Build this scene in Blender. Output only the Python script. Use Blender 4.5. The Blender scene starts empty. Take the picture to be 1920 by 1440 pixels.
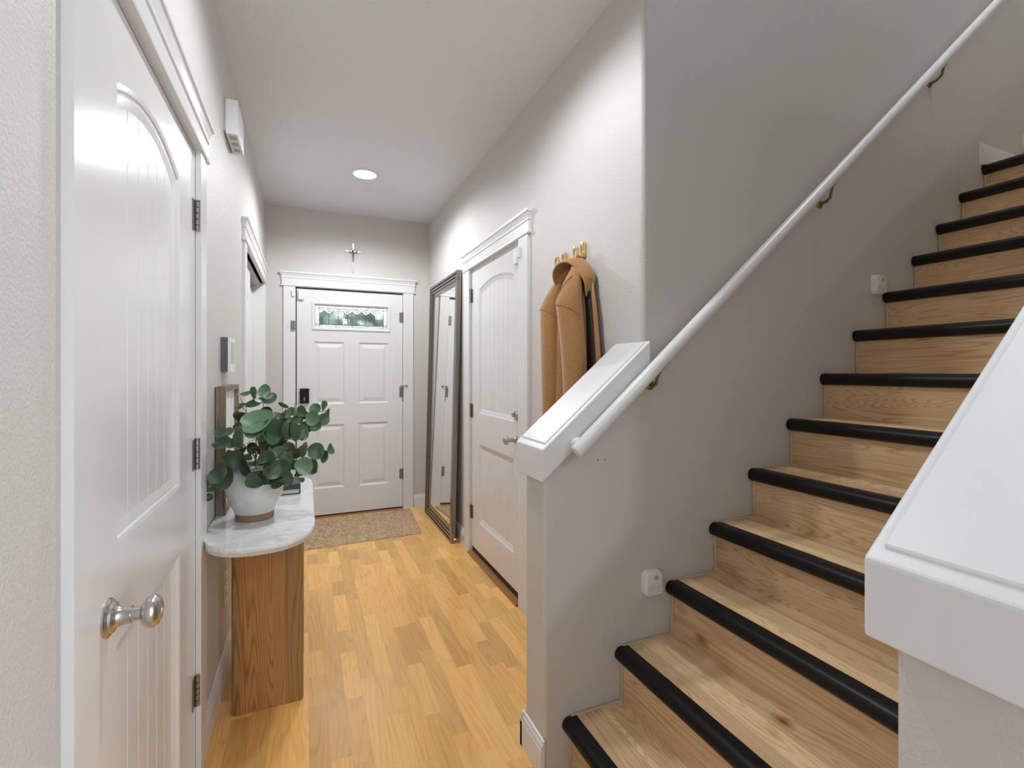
import bpy, bmesh, math, random
from mathutils import Vector, Matrix
random.seed(7)
C = bpy.context.scene
COL = C.collection
PI = math.pi

# ------------------------------------------------------------------ camera, light, exposure
CAM_H = 1.30
YAW = math.atan((960 - 575) / 900.0)
cd = bpy.data.cameras.new('camera'); cam = bpy.data.objects.new('camera', cd); COL.objects.link(cam)
cd.sensor_width = 36; cd.lens = 900 / 1920 * 36; cd.shift_y = -23 / 1920; cd.clip_start = 0.02
cam.location = (0, 0, CAM_H); cam.rotation_euler = (PI / 2, 0, -YAW)
C.camera = cam
C.view_settings.view_transform = 'Standard'
C.view_settings.look = 'None'
C.view_settings.gamma = 1
C.view_settings.use_curve_mapping = False
C.view_settings.exposure = 0.0
C.cycles.max_bounces = 10
C.cycles.diffuse_bounces = 6
C.cycles.sample_clamp_indirect = 6

w = bpy.data.worlds.new('World'); C.world = w; w.use_nodes = True
wn = w.node_tree.nodes; wl = w.node_tree.links
wn['Background'].inputs[0].default_value = (.90, .96, 1.0, 1); wn['Background'].inputs[1].default_value = 4.0   # bright overcast sky

def area(name, loc, target, sx, sy, power, col=(1, 1, 1), spread=PI):
    l = bpy.data.lights.new(name, 'AREA'); l.shape = 'RECTANGLE'; l.size = sx; l.size_y = sy
    l.energy = power; l.color = col; l.spread = spread
    o = bpy.data.objects.new(name, l); COL.objects.link(o); o.location = loc
    o.rotation_euler = (Vector(target) - Vector(loc)).to_track_quat('-Z', 'Y').to_euler()
    return o

def can(name, loc, power, r=.075, col=(1, .97, .93), ang=165):
    l = bpy.data.lights.new(name, 'SPOT'); l.energy = power; l.color = col; l.shadow_soft_size = r
    l.spot_size = math.radians(ang); l.spot_blend = .5
    o = bpy.data.objects.new(name, l); COL.objects.link(o); o.location = loc
    return o

DAY = (.90, .955, 1.0)
LAMP = (.93, .97, 1.0)
# living room behind the camera: added daylight fill panels and its recessed lamps
area('daylight_fill_back', (2.6, -3.9, 1.45), (1.2, 1.5, 1.2), 2.4, 1.7, 95, DAY)
area('daylight_fill_side', (4.2, -1.9, 1.5), (0, .6, 1.2), 2.0, 1.6, 70, DAY)
can('lamp_living_a', (1.22, -1.5, 2.715), 60, col=LAMP)
can('lamp_living_b', (2.8, -2.0, 2.715), 40, col=LAMP)
can('lamp_hall', (.389, 3.63, 2.722), 95, col=LAMP)
can('lamp_hall_near', (.389, 1.62, 2.715), 45, r=.05, col=LAMP)
# upper floor: one lamp over the stairwell, one beyond its guard wall
can('lamp_stairwell', (2.3, 1.12, 5.2), 130, col=LAMP)
can('lamp_upstairs', (2.3, -.9, 5.2), 17, col=LAMP)

# ------------------------------------------------------------------ material helpers
def mat(name, col=(.8, .8, .8), rough=.5, metal=0.0, **kw):
    m = bpy.data.materials.new(name); m.use_nodes = True
    b = m.node_tree.nodes['Principled BSDF']
    b.inputs['Base Color'].default_value = (*col, 1); b.inputs['Roughness'].default_value = rough
    b.inputs['Metallic'].default_value = metal
    for k, v in kw.items(): b.inputs[k.replace('_', ' ')].default_value = v
    return m

def N(m, t, **kw):
    n = m.node_tree.nodes.new(t)
    for k, v in kw.items(): setattr(n, k, v)
    return n

def L(m, a, b): m.node_tree.links.new(a, b)

def bump(m, scale, strength, dist=.002, detail=2, rough=.5, vec=None, lo=None, hi=None):
    b = m.node_tree.nodes['Principled BSDF']
    tc = N(m, 'ShaderNodeTexCoord'); no = N(m, 'ShaderNodeTexNoise'); bu = N(m, 'ShaderNodeBump')
    no.inputs['Scale'].default_value = scale; no.inputs['Detail'].default_value = detail; no.inputs['Roughness'].default_value = rough
    bu.inputs['Strength'].default_value = strength; bu.inputs['Distance'].default_value = dist
    L(m, tc.outputs['Object'], no.inputs['Vector'])
    h = no.outputs['Fac']
    if lo is not None:
        r = N(m, 'ShaderNodeMapRange'); r.inputs['From Min'].default_value = lo; r.inputs['From Max'].default_value = hi
        r.interpolation_type = 'SMOOTHSTEP'; L(m, h, r.inputs['Value']); h = r.outputs['Result']
    L(m, h, bu.inputs['Height']); L(m, bu.outputs['Normal'], b.inputs['Normal'])
    return m

def ramp(m, stops):
    r = N(m, 'ShaderNodeValToRGB'); e = r.color_ramp.elements
    while len(e) < len(stops): e.new(.5)
    for i, (p, c) in enumerate(stops): e[i].position = p; e[i].color = (*c, 1)
    return r

def srgb(r, g, b):
    f = lambda c: (c / 255 / 12.92) if c <= 10 else ((c / 255 + .055) / 1.055) ** 2.4
    return (f(r), f(g), f(b))

def wood(name, dark, mid, light, axis=1, grain=1.0, rough=.4, vary=.25, ring=7.0, coat=0.0, band=None, line=.32, K=40.0, knots=False):
    """grain runs along axis; each object gets its own offset and tone"""
    m = mat(name, mid, rough); b = m.node_tree.nodes['Principled BSDF']
    if coat: b.inputs['Coat Weight'].default_value = coat; b.inputs['Coat Roughness'].default_value = .15
    tc = N(m, 'ShaderNodeTexCoord'); oi = N(m, 'ShaderNodeObjectInfo')
    mu = N(m, 'ShaderNodeMath', operation='MULTIPLY'); mu.inputs[1].default_value = 37.0
    L(m, oi.outputs['Random'], mu.inputs[0])
    cmb = N(m, 'ShaderNodeCombineXYZ')
    for i in range(3): L(m, mu.outputs[0], cmb.inputs[i])
    ad = N(m, 'ShaderNodeVectorMath', operation='ADD'); L(m, tc.outputs['Object'], ad.inputs[0]); L(m, cmb.outputs[0], ad.inputs[1])
    mp = N(m, 'ShaderNodeMapping'); s = [1, 1, 1]; s[axis] = .085; mp.inputs['Scale'].default_value = s
    L(m, ad.outputs[0], mp.inputs['Vector'])
    n1 = N(m, 'ShaderNodeTexNoise'); n1.inputs['Scale'].default_value = ring * grain; n1.inputs['Detail'].default_value = 2; n1.inputs['Distortion'].default_value = .6
    L(m, mp.outputs[0], n1.inputs['Vector'])
    # growth rings: contour lines of the slow noise
    m2 = N(m, 'ShaderNodeMath', operation='MULTIPLY'); m2.inputs[1].default_value = K; L(m, n1.outputs['Fac'], m2.inputs[0])
    fr = N(m, 'ShaderNodeMath', operation='PINGPONG'); fr.inputs[1].default_value = .5; L(m, m2.outputs[0], fr.inputs[0])
    mp2 = N(m, 'ShaderNodeMapping'); s2 = [1, 1, 1]; s2[axis] = .025; mp2.inputs['Scale'].default_value = s2
    L(m, ad.outputs[0], mp2.inputs['Vector'])
    n2 = N(m, 'ShaderNodeTexNoise'); n2.inputs['Scale'].default_value = 210 * grain; n2.inputs['Detail'].default_value = 3
    L(m, mp2.outputs[0], n2.inputs['Vector'])
    ln = N(m, 'ShaderNodeMapRange'); ln.interpolation_type = 'SMOOTHSTEP'; ln.inputs['From Max'].default_value = .30; L(m, fr.outputs[0], ln.inputs['Value'])
    n3 = N(m, 'ShaderNodeTexNoise'); n3.inputs['Scale'].default_value = 3.5 * grain; n3.inputs['Detail'].default_value = 1; L(m, mp.outputs[0], n3.inputs['Vector'])
    ma = N(m, 'ShaderNodeMath', operation='MULTIPLY_ADD'); ma.inputs[1].default_value = line; L(m, ln.outputs[0], ma.inputs[0])
    sc = N(m, 'ShaderNodeMath', operation='MULTIPLY_ADD'); sc.inputs[1].default_value = .55; L(m, n2.outputs['Fac'], sc.inputs[0])
    s3 = N(m, 'ShaderNodeMath', operation='MULTIPLY_ADD'); s3.inputs[1].default_value = .5; s3.inputs[2].default_value = .10 - line * .5; L(m, n3.outputs['Fac'], s3.inputs[0]); L(m, s3.outputs[0], sc.inputs[2]); L(m, sc.outputs[0], ma.inputs[2])
    r = ramp(m, [(.25, dark), (.55, mid), (.85, light)]); L(m, ma.outputs[0], r.inputs[0])
    out = r.outputs[0]
    if knots:
        vo = N(m, 'ShaderNodeTexVoronoi'); vo.inputs['Scale'].default_value = 4.2
        mpk = N(m, 'ShaderNodeMapping'); sk = [1, 1, 1]; sk[axis] = .55; mpk.inputs['Scale'].default_value = sk
        L(m, ad.outputs[0], mpk.inputs['Vector']); L(m, mpk.outputs[0], vo.inputs['Vector'])
        kr = ramp(m, [(.022, srgb(120, 92, 70)), (.045, srgb(205, 190, 172)), (.10, (1, 1, 1))]); L(m, vo.outputs['Distance'], kr.inputs[0])
        kx = N(m, 'ShaderNodeMix', data_type='RGBA', blend_type='MULTIPLY'); kx.inputs[0].default_value = 1
        L(m, out, kx.inputs[6]); L(m, kr.outputs[0], kx.inputs[7]); out = kx.outputs[2]
    if band:   # staves of differing tone glued side by side
        ax, wd, tones = band
        sep = N(m, 'ShaderNodeSeparateXYZ'); L(m, tc.outputs['Object'], sep.inputs[0])
        ro = N(m, 'ShaderNodeMath', operation='MULTIPLY_ADD'); ro.inputs[1].default_value = 5.3; ro.inputs[2].default_value = 0
        L(m, oi.outputs['Random'], ro.inputs[0])
        dv = N(m, 'ShaderNodeMath', operation='MULTIPLY_ADD'); dv.inputs[1].default_value = 1 / wd; L(m, sep.outputs[ax], dv.inputs[0]); L(m, ro.outputs[0], dv.inputs[2])
        fl = N(m, 'ShaderNodeMath', operation='FLOOR'); L(m, dv.outputs[0], fl.inputs[0])
        wnz = N(m, 'ShaderNodeTexWhiteNoise', noise_dimensions='1D'); L(m, fl.outputs[0], wnz.inputs['W'])
        rr = ramp(m, [(0, tones[0]), (.5, tones[1]), (1, tones[2])]); L(m, wnz.outputs['Value'], rr.inputs[0])
        mx = N(m, 'ShaderNodeMix', data_type='RGBA', blend_type='MULTIPLY'); mx.inputs[0].default_value = 1
        L(m, out, mx.inputs[6]); L(m, rr.outputs[0], mx.inputs[7]); out = mx.outputs[2]
    hs = N(m, 'ShaderNodeHueSaturation')
    mr = N(m, 'ShaderNodeMapRange'); mr.inputs['To Min'].default_value = 1 - vary; mr.inputs['To Max'].default_value = 1 + vary * .8
    wn1 = N(m, 'ShaderNodeTexWhiteNoise', noise_dimensions='1D'); L(m, oi.outputs['Random'], wn1.inputs['W'])
    L(m, wn1.outputs['Value'], mr.inputs['Value']); L(m, mr.outputs[0], hs.inputs['Value']); L(m, out, hs.inputs['Color'])
    L(m, hs.outputs[0], b.inputs['Base Color'])
    bu = N(m, 'ShaderNodeBump'); bu.inputs['Strength'].default_value = .12; bu.inputs['Distance'].default_value = .0006
    L(m, ma.outputs[0], bu.inputs['Height']); L(m, bu.outputs[0], b.inputs['Normal'])
    return m

M = {}
M['wall'] = bump(mat('wall_paint', (.60, .580, .556), .55), 165, .42, .0015, 3, .55, lo=.35, hi=.7)
M['ceil'] = bump(mat('ceiling_paint', (.72, .735, .765), .8), 85, .5, .002, 3, .5, lo=.42, hi=.62)
M['white'] = mat('white_gloss_paint', (.72, .722, .728), .22)
M['white'].node_tree.nodes['Principled BSDF'].inputs['Specular IOR Level'].default_value = .5
bump(M['white'], 30, .03, .001, 2)
M['white_satin'] = mat('white_satin_paint', (.74, .745, .755), .38)
M['plastic'] = mat('white_plastic', (.78, .78, .79), .4)
M['plastic_shade'] = mat('grey_plastic_shade', (.42, .42, .43), .5)
M['nickel'] = mat('brushed_nickel', (.55, .53, .51), .26, 1.0)
M['hinge'] = mat('hinge_metal', (.30, .285, .27), .36, 1.0)
M['bronze'] = mat('bracket_brass', (.30, .21, .09), .35, 1.0)
M['brass'] = mat('polished_brass', (.80, .60, .26), .16, 1.0)
M['black'] = mat('black_satin_paint', (.004, .004, .0045), .38, Specular_IOR_Level=.3)
M['blackp'] = mat('black_plastic', (.008, .008, .009), .45, Specular_IOR_Level=.3)
M['darkgap'] = mat('gap_shade_and_sweep', (.035, .022, .015), .8)  # painted shade for the door gaps; also colours the bottom sweeps
M['oak'] = wood('oak_stair', srgb(178, 140, 98), srgb(208, 174, 131), srgb(224, 196, 156), axis=1, grain=1.3, rough=.42, vary=.06, ring=5,
                band=(0, .088, ((.84, .81, .76), (1, 1, 1), (1.12, 1.12, 1.12))), knots=True)
M['oak_riser'] = wood('oak_riser', srgb(166, 128, 90), srgb(202, 166, 124), srgb(220, 190, 150), axis=1, grain=1.3, rough=.42, vary=.08, ring=6, knots=True)
M['laminate'] = wood('maple_laminate', srgb(212, 148, 76), srgb(232, 176, 100), srgb(240, 192, 118), axis=1, grain=1.1, rough=.24, vary=.20, ring=5, coat=.12, line=.20, K=22.0)
M['mango'] = wood('mango_wood', srgb(112, 78, 44), srgb(156, 114, 68), srgb(182, 138, 88), axis=2, grain=1.2, rough=.5, vary=.03, ring=5,
                  band=(0, .078, ((.80, .86, .86), (1, 1, 1), (1.10, 1.0, .90))), line=.3)
M['frame_wood'] = wood('weathered_frame_wood', srgb(94, 78, 62), srgb(122, 104, 86), srgb(142, 124, 106), axis=2, grain=.8, rough=.6, vary=.05)
M['threshold'] = wood('threshold_wood', srgb(120, 82, 50), srgb(160, 112, 70), srgb(180, 130, 86), axis=1, grain=1, rough=.4, vary=.05)
M['caulk'] = bump(mat('cream_caulk', (.56, .50, .38), .7), 60, .5, .003)
M['mirror'] = mat('mirror_glass', (.92, .93, .93), .01, 1.0)
M['pewter'] = bump(mat('antique_pewter', (.29, .265, .24), .22, 1.0), 20, .15, .002)
M['camel'] = None
M['lining_shadow'] = mat('dark_lining_shadow', (.02, .012, .008), .6)  # near-black: lining with the coat's inner shadow put into the colour
M['print'] = None

def m_camel():
    m = mat('camel_wool', srgb(166, 122, 74), .95); b = m.node_tree.nodes['Principled BSDF']
    b.inputs['Sheen Weight'].default_value = .35; b.inputs['Sheen Roughness'].default_value = .5
    tc = N(m, 'ShaderNodeTexCoord'); n = N(m, 'ShaderNodeTexNoise'); n.inputs['Scale'].default_value = 260; n.inputs['Detail'].default_value = 3
    L(m, tc.outputs['Object'], n.inputs[0]); r = ramp(m, [(.3, srgb(150, 106, 60)), (.7, srgb(182, 136, 84))]); L(m, n.outputs[0], r.inputs[0])
    L(m, r.outputs[0], b.inputs['Base Color'])
    bu = N(m, 'ShaderNodeBump'); bu.inputs['Strength'].default_value = .4; bu.inputs['Distance'].default_value = .001
    L(m, n.outputs[0], bu.inputs['Height']); L(m, bu.outputs[0], b.inputs['Normal'])
    return m
M['camel'] = m_camel()

def m_marble():
    m = mat('white_marble', (.8, .8, .8), .12); b = m.node_tree.nodes['Principled BSDF']
    tc = N(m, 'ShaderNodeTexCoord'); n = N(m, 'ShaderNodeTexNoise'); n.inputs['Scale'].default_value = 6; n.inputs['Detail'].default_value = 6; n.inputs['Distortion'].default_value = 1.6
    L(m, tc.outputs['Object'], n.inputs[0])
    r = ramp(m, [(.36, (.70, .72, .73)), (.47, (.80, .81, .815)), (.5, (.66, .68, .69)), (.54, (.82, .825, .83)), (.75, (.76, .775, .78))]); L(m, n.outputs[0], r.inputs[0])
    L(m, r.outputs[0], b.inputs['Base Color']); return m
M['marble'] = m_marble()
M['marble_edge'] = bump(mat('honed_marble_edge', (.66, .63, .60), .35), 40, .2, .001)

def m_vase():
    m = mat('white_reactive_glaze', (.74, .735, .71), .16); b = m.node_tree.nodes['Principled BSDF']
    tc = N(m, 'ShaderNodeTexCoord'); n = N(m, 'ShaderNodeTexNoise'); n.inputs['Scale'].default_value = 14; n.inputs['Detail'].default_value = 8; n.inputs['Roughness'].default_value = .7
    L(m, tc.outputs['Object'], n.inputs[0]); r = ramp(m, [(.3, (.60, .60, .58)), (.6, (.75, .745, .72))]); L(m, n.outputs[0], r.inputs[0])
    L(m, r.outputs[0], b.inputs['Base Color']); return m
M['glaze'] = m_vase()
M['clay'] = bump(mat('raw_clay', srgb(150, 126, 98), .8), 120, .3, .001)

def m_leaf(name, a, c):
    m = mat(name, a, .42); b = m.node_tree.nodes['Principled BSDF']
    tc = N(m, 'ShaderNodeTexCoord'); oi = N(m, 'ShaderNodeObjectInfo')
    n = N(m, 'ShaderNodeTexNoise'); n.inputs['Scale'].default_value = 60; n.inputs['Detail'].default_value = 3
    L(m, tc.outputs['Object'], n.inputs[0])
    ad = N(m, 'ShaderNodeMath', operation='MULTIPLY_ADD'); ad.inputs[1].default_value = .6; L(m, oi.outputs['Random'], ad.inputs[0])
    s = N(m, 'ShaderNodeMath', operation='MULTIPLY'); s.inputs[1].default_value = .4; L(m, n.outputs[0], s.inputs[0]); L(m, s.outputs[0], ad.inputs[2])
    r = ramp(m, [(.1, a), (.9, c)]); L(m, ad.outputs[0], r.inputs[0]); L(m, r.outputs[0], b.inputs['Base Color'])
    b.inputs['Sheen Weight'].default_value = .15
    return m
M['leaf_dark'] = m_leaf('eucalyptus_dark', srgb(44, 68, 44), srgb(74, 102, 70))
M['leaf_mid'] = m_leaf('eucalyptus_mid', srgb(64, 98, 66), srgb(106, 140, 104))
M['leaf_pale'] = m_leaf('eucalyptus_pale', srgb(108, 128, 118), srgb(134, 152, 140))
M['leaf_olive'] = m_leaf('eucalyptus_olive', srgb(78, 94, 46), srgb(100, 112, 60))
M['stem'] = mat('olive_stem', srgb(120, 112, 54), .6)
M['book'] = bump(mat('charcoal_book_cloth', srgb(66, 68, 76), .6), 200, .2, .0006)
M['pages'] = mat('book_pages', (.66, .66, .64), .7)
M['silver_ink'] = mat('silver_lettering', (.55, .56, .58), .4, .5)

def m_jute():
    m = mat('jute_fibre', srgb(176, 146, 114), .95); b = m.node_tree.nodes['Principled BSDF']
    tc = N(m, 'ShaderNodeTexCoord'); n = N(m, 'ShaderNodeTexNoise'); n.inputs['Scale'].default_value = 55; n.inputs['Detail'].default_value = 5
    L(m, tc.outputs['Object'], n.inputs[0]); r = ramp(m, [(.3, srgb(150, 120, 90)), (.55, srgb(188, 160, 128)), (.8, srgb(212, 188, 158))]); L(m, n.outputs[0], r.inputs[0])
    L(m, r.outputs[0], b.inputs['Base Color']); return m
M['jute'] = m_jute()
M['lead'] = mat('lead_came', (.06, .06, .06), .5, .6)

def m_glass(name, rough, scale, st):
    m = mat(name, (.96, .98, .98), rough); b = m.node_tree.nodes['Principled BSDF']
    b.inputs['Transmission Weight'].default_value = 1; b.inputs['IOR'].default_value = 1.45
    bump(m, scale, st, .004, 3); return m
M['glass_clear'] = m_glass('rippled_glass', .03, 40, .25)
M['glass_seedy'] = m_glass('seedy_glass', .25, 160, .7)
M['screen'] = mat('keypad_screen', (.42, .43, .45), .25)
M['keypad_back'] = mat('keypad_back', (.10, .105, .115), .5)
M['lens'] = mat('lamp_lens', (1, 1, 1), .5)
_b = M['lens'].node_tree.nodes['Principled BSDF']; _b.inputs['Emission Color'].default_value = (1, .98, .95, 1); _b.inputs['Emission Strength'].default_value = 9
M['hedge'] = m_leaf('hedge_leaf', srgb(62, 84, 74), srgb(112, 132, 122))
M['path'] = bump(mat('concrete_path', (.40, .39, .37), .9), 30, .3)

# ------------------------------------------------------------------ mesh helpers
def empty(name, loc=(0, 0, 0)):
    o = bpy.data.objects.new(name, None); COL.objects.link(o); o.location = loc; o.empty_display_size = .1
    return o

def wloc(o):
    v = Vector((0, 0, 0))
    while o is not None: v += o.location; o = o.parent
    return v

def link(name, me, material, parent=None, loc=None):
    o = bpy.data.objects.new(name, me); COL.objects.link(o)
    if material is not None and not me.materials:
        for x in (material if isinstance(material, (list, tuple)) else [material]): me.materials.append(x)
    if parent is not None: o.parent = parent
    if loc is not None: o.location = loc
    return o

def obj(name, bm, material, parent=None, smooth=False, bevel=0, seg=2, origin=None):
    """bm in world coordinates; becomes a child of parent (roots carry no rotation)"""
    if bevel:
        es = [e for e in bm.edges if len(e.link_faces) == 2 and e.calc_face_angle(0) > .5]
        bmesh.ops.bevel(bm, geom=es, offset=bevel, segments=seg, profile=.5, affect='EDGES', clamp_overlap=True)
    off = Vector(origin) if origin is not None else (wloc(parent) if parent is not None else Vector((0, 0, 0)))
    bmesh.ops.translate(bm, verts=bm.verts, vec=-off)
    me = bpy.data.meshes.new(name); bm.to_mesh(me); bm.free()
    if smooth:
        for p in me.polygons: p.use_smooth = True
        if smooth != 'all':
            try: me.set_sharp_from_angle(angle=math.radians(38))
            except Exception: pass
    o = link(name, me, material, parent)
    if origin is not None: o.location = off - (wloc(parent) if parent is not None else Vector((0, 0, 0)))
    return o

def box(bm, a, b):
    x0, y0, z0 = [min(p, q) for p, q in zip(a, b)]; x1, y1, z1 = [max(p, q) for p, q in zip(a, b)]
    v = [bm.verts.new(p) for p in ((x0, y0, z0), (x1, y0, z0), (x1, y1, z0), (x0, y1, z0), (x0, y0, z1), (x1, y0, z1), (x1, y1, z1), (x0, y1, z1))]
    for f in ((3, 2, 1, 0), (4, 5, 6, 7), (0, 1, 5, 4), (1, 2, 6, 5), (2, 3, 7, 6), (3, 0, 4, 7)): bm.faces.new([v[i] for i in f])
    return bm

def B(*boxes):
    bm = bmesh.new()
    for a, b in boxes: box(bm, a, b)
    return bm

def prism(bm, pts, ax, t0, t1):
    """closed polygon pts (2D) extruded along axis ax from t0 to t1"""
    def P(p, t):
        q = list(p); q.insert(ax, t); return q
    a = [bm.verts.new(P(p, t0)) for p in pts]; b = [bm.verts.new(P(p, t1)) for p in pts]
    n = len(pts)
    bm.faces.new(a[::-1]); bm.faces.new(b)
    for i in range(n): bm.faces.new((a[i], a[(i + 1) % n], b[(i + 1) % n], b[i]))
    bmesh.ops.recalc_face_normals(bm, faces=bm.faces)
    return bm

def lathe(bm, prof, loc=(0, 0, 0), axis=Vector((0, 0, 1)), seg=32):
    """prof: (radius, height) along axis"""
    q = axis.to_track_quat('Z', 'Y'); loc = Vector(loc); rows = []
    for r, h in prof:
        if r < 1e-6: rows.append([bm.verts.new(loc + q @ Vector((0, 0, h)))])
        else: rows.append([bm.verts.new(loc + q @ Vector((r * math.cos(2 * PI * i / seg), r * math.sin(2 * PI * i / seg), h))) for i in range(seg)])
    for a, b in zip(rows, rows[1:]):
        for i in range(seg):
            j = (i + 1) % seg
            if len(a) == 1 and len(b) == 1: continue
            if len(a) == 1: bm.faces.new((a[0], b[j], b[i]))
            elif len(b) == 1: bm.faces.new((a[i], a[j], b[0]))
            else: bm.faces.new((a[i], a[j], b[j], b[i]))
    bmesh.ops.recalc_face_normals(bm, faces=bm.faces)
    return bm

def tube(bm, pts, rad, seg=8, cap=True, up=Vector((0, 0, 1)), sy=1.0):
    """swept ellipse through pts; rad is a number or a list; sy squeezes the second axis"""
    pts = [Vector(p) for p in pts]; n = len(pts); rows = []
    for i, p in enumerate(pts):
        t = (pts[min(i + 1, n - 1)] - pts[max(i - 1, 0)]).normalized()
        u = up if abs(t.dot(up)) < .95 else Vector((1, 0, 0))
        s = t.cross(u).normalized(); v = s.cross(t).normalized()
        r = rad[i] if isinstance(rad, (list, tuple)) else rad
        ra, rb = r if isinstance(r, (list, tuple)) else (r, r * sy)
        rows.append([bm.verts.new(p + s * ra * math.cos(2 * PI * k / seg) + v * rb * math.sin(2 * PI * k / seg)) for k in range(seg)])
    for a, b in zip(rows, rows[1:]):
        for k in range(seg): bm.faces.new((a[k], a[(k + 1) % seg], b[(k + 1) % seg], b[k]))
    if cap: bm.faces.new(rows[0][::-1]); bm.faces.new(rows[-1])
    return bm

def tag(o, label=None, cat=None, group=None, kind=None):
    if label: o['label'] = label
    if cat: o['category'] = cat
    if group: o['group'] = group
    if kind: o['kind'] = kind
    return o

def thing(name, loc, label, cat, group=None):
    return tag(empty(name, loc), label, cat, group)

def struct(name, bm, m, label=None, **kw):
    return tag(obj(name, bm, m, **kw), label, None, None, 'structure')

# ------------------------------------------------------------------ dimensions (metres)
WL, WR, WF, WS = -.326, 1.09, 4.61, 1.375      # left wall, right wall, front wall, stair wall faces
HC = 2.74
UP = 5.3

# ------------------------------------------------------------------ room shell
def wall_x(name, xf, xb, y0, y1, z1, holes):
    bm = bmesh.new(); y = y0
    for (a, b, t) in sorted(holes):
        box(bm, (xf, y, 0), (xb, a, z1)); box(bm, (xf, a, t), (xb, b, z1)); y = b
    box(bm, (xf, y, 0), (xb, y1, z1))
    return struct(name, bm, M['wall'])

wall_left = wall_x('wall_left', WL, WL - .12, -4.1, WF + .12, HC, [(.985, 1.815, 2.005), (3.105, 4.385, 2.02)])
wall_right = wall_x('wall_right', WR, WR + .12, 1.55, WF + .12, HC + .3, [(2.425, 3.305, 2.04)])
bm = B(((WL - .12, WF, 0), (-.095, WF + .12, HC)), ((-.095, WF, 2.045), (.845, WF + .12, HC)), ((.845, WF, 0), (WR + .12, WF + .12, HC)))
wall_front = struct('wall_front', bm, M['wall'])
# stair wall with its rounded corner to the hall
arc = [(WR + .022 - .022 * math.cos(t), WS + .022 - .022 * math.sin(t)) for t in [i * PI / 2 / 6 for i in range(7)]]
pts = [(WR, 1.55)] + arc + [(4.3, WS), (4.3, WS + .12), (WR + .12, WS + .12), (WR + .12, 1.55)]
wall_stair = struct('wall_stair', prism(bmesh.new(), pts, 2, 0, UP), M['wall'], smooth=True)
# low wall beside the foot of the stairs
SL = .845                                   # slope of the caps
capz = lambda x: 1.0605 + SL * (x - .68)     # top of the cap
def half_wall(name, y0, y1, x1):
    bm = bmesh.new()
    prism(bm, [(.70, 0), (x1, 0), (x1, capz(x1) - .09), (.70, capz(.70) - .09)], 1, y0, y1)
    es = [e for e in bm.edges if abs((e.verts[0].co - e.verts[1].co).normalized().z) > .99 and e.verts[0].co.x < .71]
    bmesh.ops.bevel(bm, geom=es, offset=.014, segments=4, profile=.5, affect='EDGES')
    return struct(name, bm, M['wall'], smooth=True)
half_far = half_wall('wall_low_far', WS, 1.518, WR + .022)
YN0, YN1 = .215, .378
half_near = half_wall('wall_low_near', YN0, YN1, 1.13)
wall_near = struct('wall_near', B(((1.125, YN0, 0), (4.3, YN1, 3.63))), M['wall'])
wall_end = struct('wall_end', B(((4.302, -4.1, 0), (4.42, WS + .12, UP))), M['wall'])
wall_back = struct('wall_back', B(((WL - .12, -4.22, 0), (4.42, -4.1, HC))), M['wall'])
ceiling = struct('ceiling', B(((WL - .12, -4.22, HC), (1.16, WF + .12, HC + .3)), ((1.16, -4.22, HC), (4.42, YN0 + .05, HC + .3))), M['ceil'])
wall_upper = struct('wall_upper', B(((1.04, YN0, HC + .3), (1.16, WS, UP)), ((-.5, -3.1, HC + .3), (4.42, -3.0, UP)), ((-.6, -3.1, HC + .3), (-.5, YN1, UP)), ((-.6, YN1 - .1, HC + .3), (1.1, YN1, UP))), M['wall'])
ceiling_upper = struct('ceiling_upper', B(((-.6, -3.1, UP), (4.42, WS + .12, UP + .1))), M['ceil'])

# floor: subfloor plus the laminate strips, each a piece of its own
floor = struct('floor', B(((WL - .12, -4.22, -.06), (4.42, WF + .12, -.004))), mat('laminate_base', srgb(196, 140, 80), .4))
PW = .0668
plank_cache = {}
def plank_mesh(ln):
    if ln not in plank_cache:
        bm = B(((-PW / 2 + .0001, -ln / 2 + .0001, -.008), (PW / 2 - .0001, ln / 2 - .0001, 0)))
        me = bpy.data.meshes.new('plank'); bm.to_mesh(me); bm.free(); me.materials.append(M['laminate']); plank_cache[ln] = me
    return plank_cache[ln]
lens = [.20, .27, .34, .41, .48, .56]
rp = random.Random(11)
i = 0; x = WL + PW / 2
while x < WR + .04:
    y = 1.02 - rp.random() * .3
    yend = WF + .10
    while y < yend:
        ln = rp.choice(lens)
        if y + ln > yend: ln = max(.05, round(yend - y, 3))
        me = plank_mesh(ln)
        link('plank', me, None, floor, (x, y + ln / 2, 0)); y += ln
    x += PW; i += 1
obj('neutral_bounce_sheet', B(((WL, -4.1, -.006), (4.3, .20, .004)), ((.80, .20, -.006), (4.3, WS, -.001))), mat('neutral_bounce_grey', (.52, .52, .52), .95), floor)  # unseen neutral grey sheet, added to reduce the warm floor bounce
obj('laminate_sheet', B(((WL, .20, -.006), (.80, .74, -.001))), M['laminate'], floor)

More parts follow.
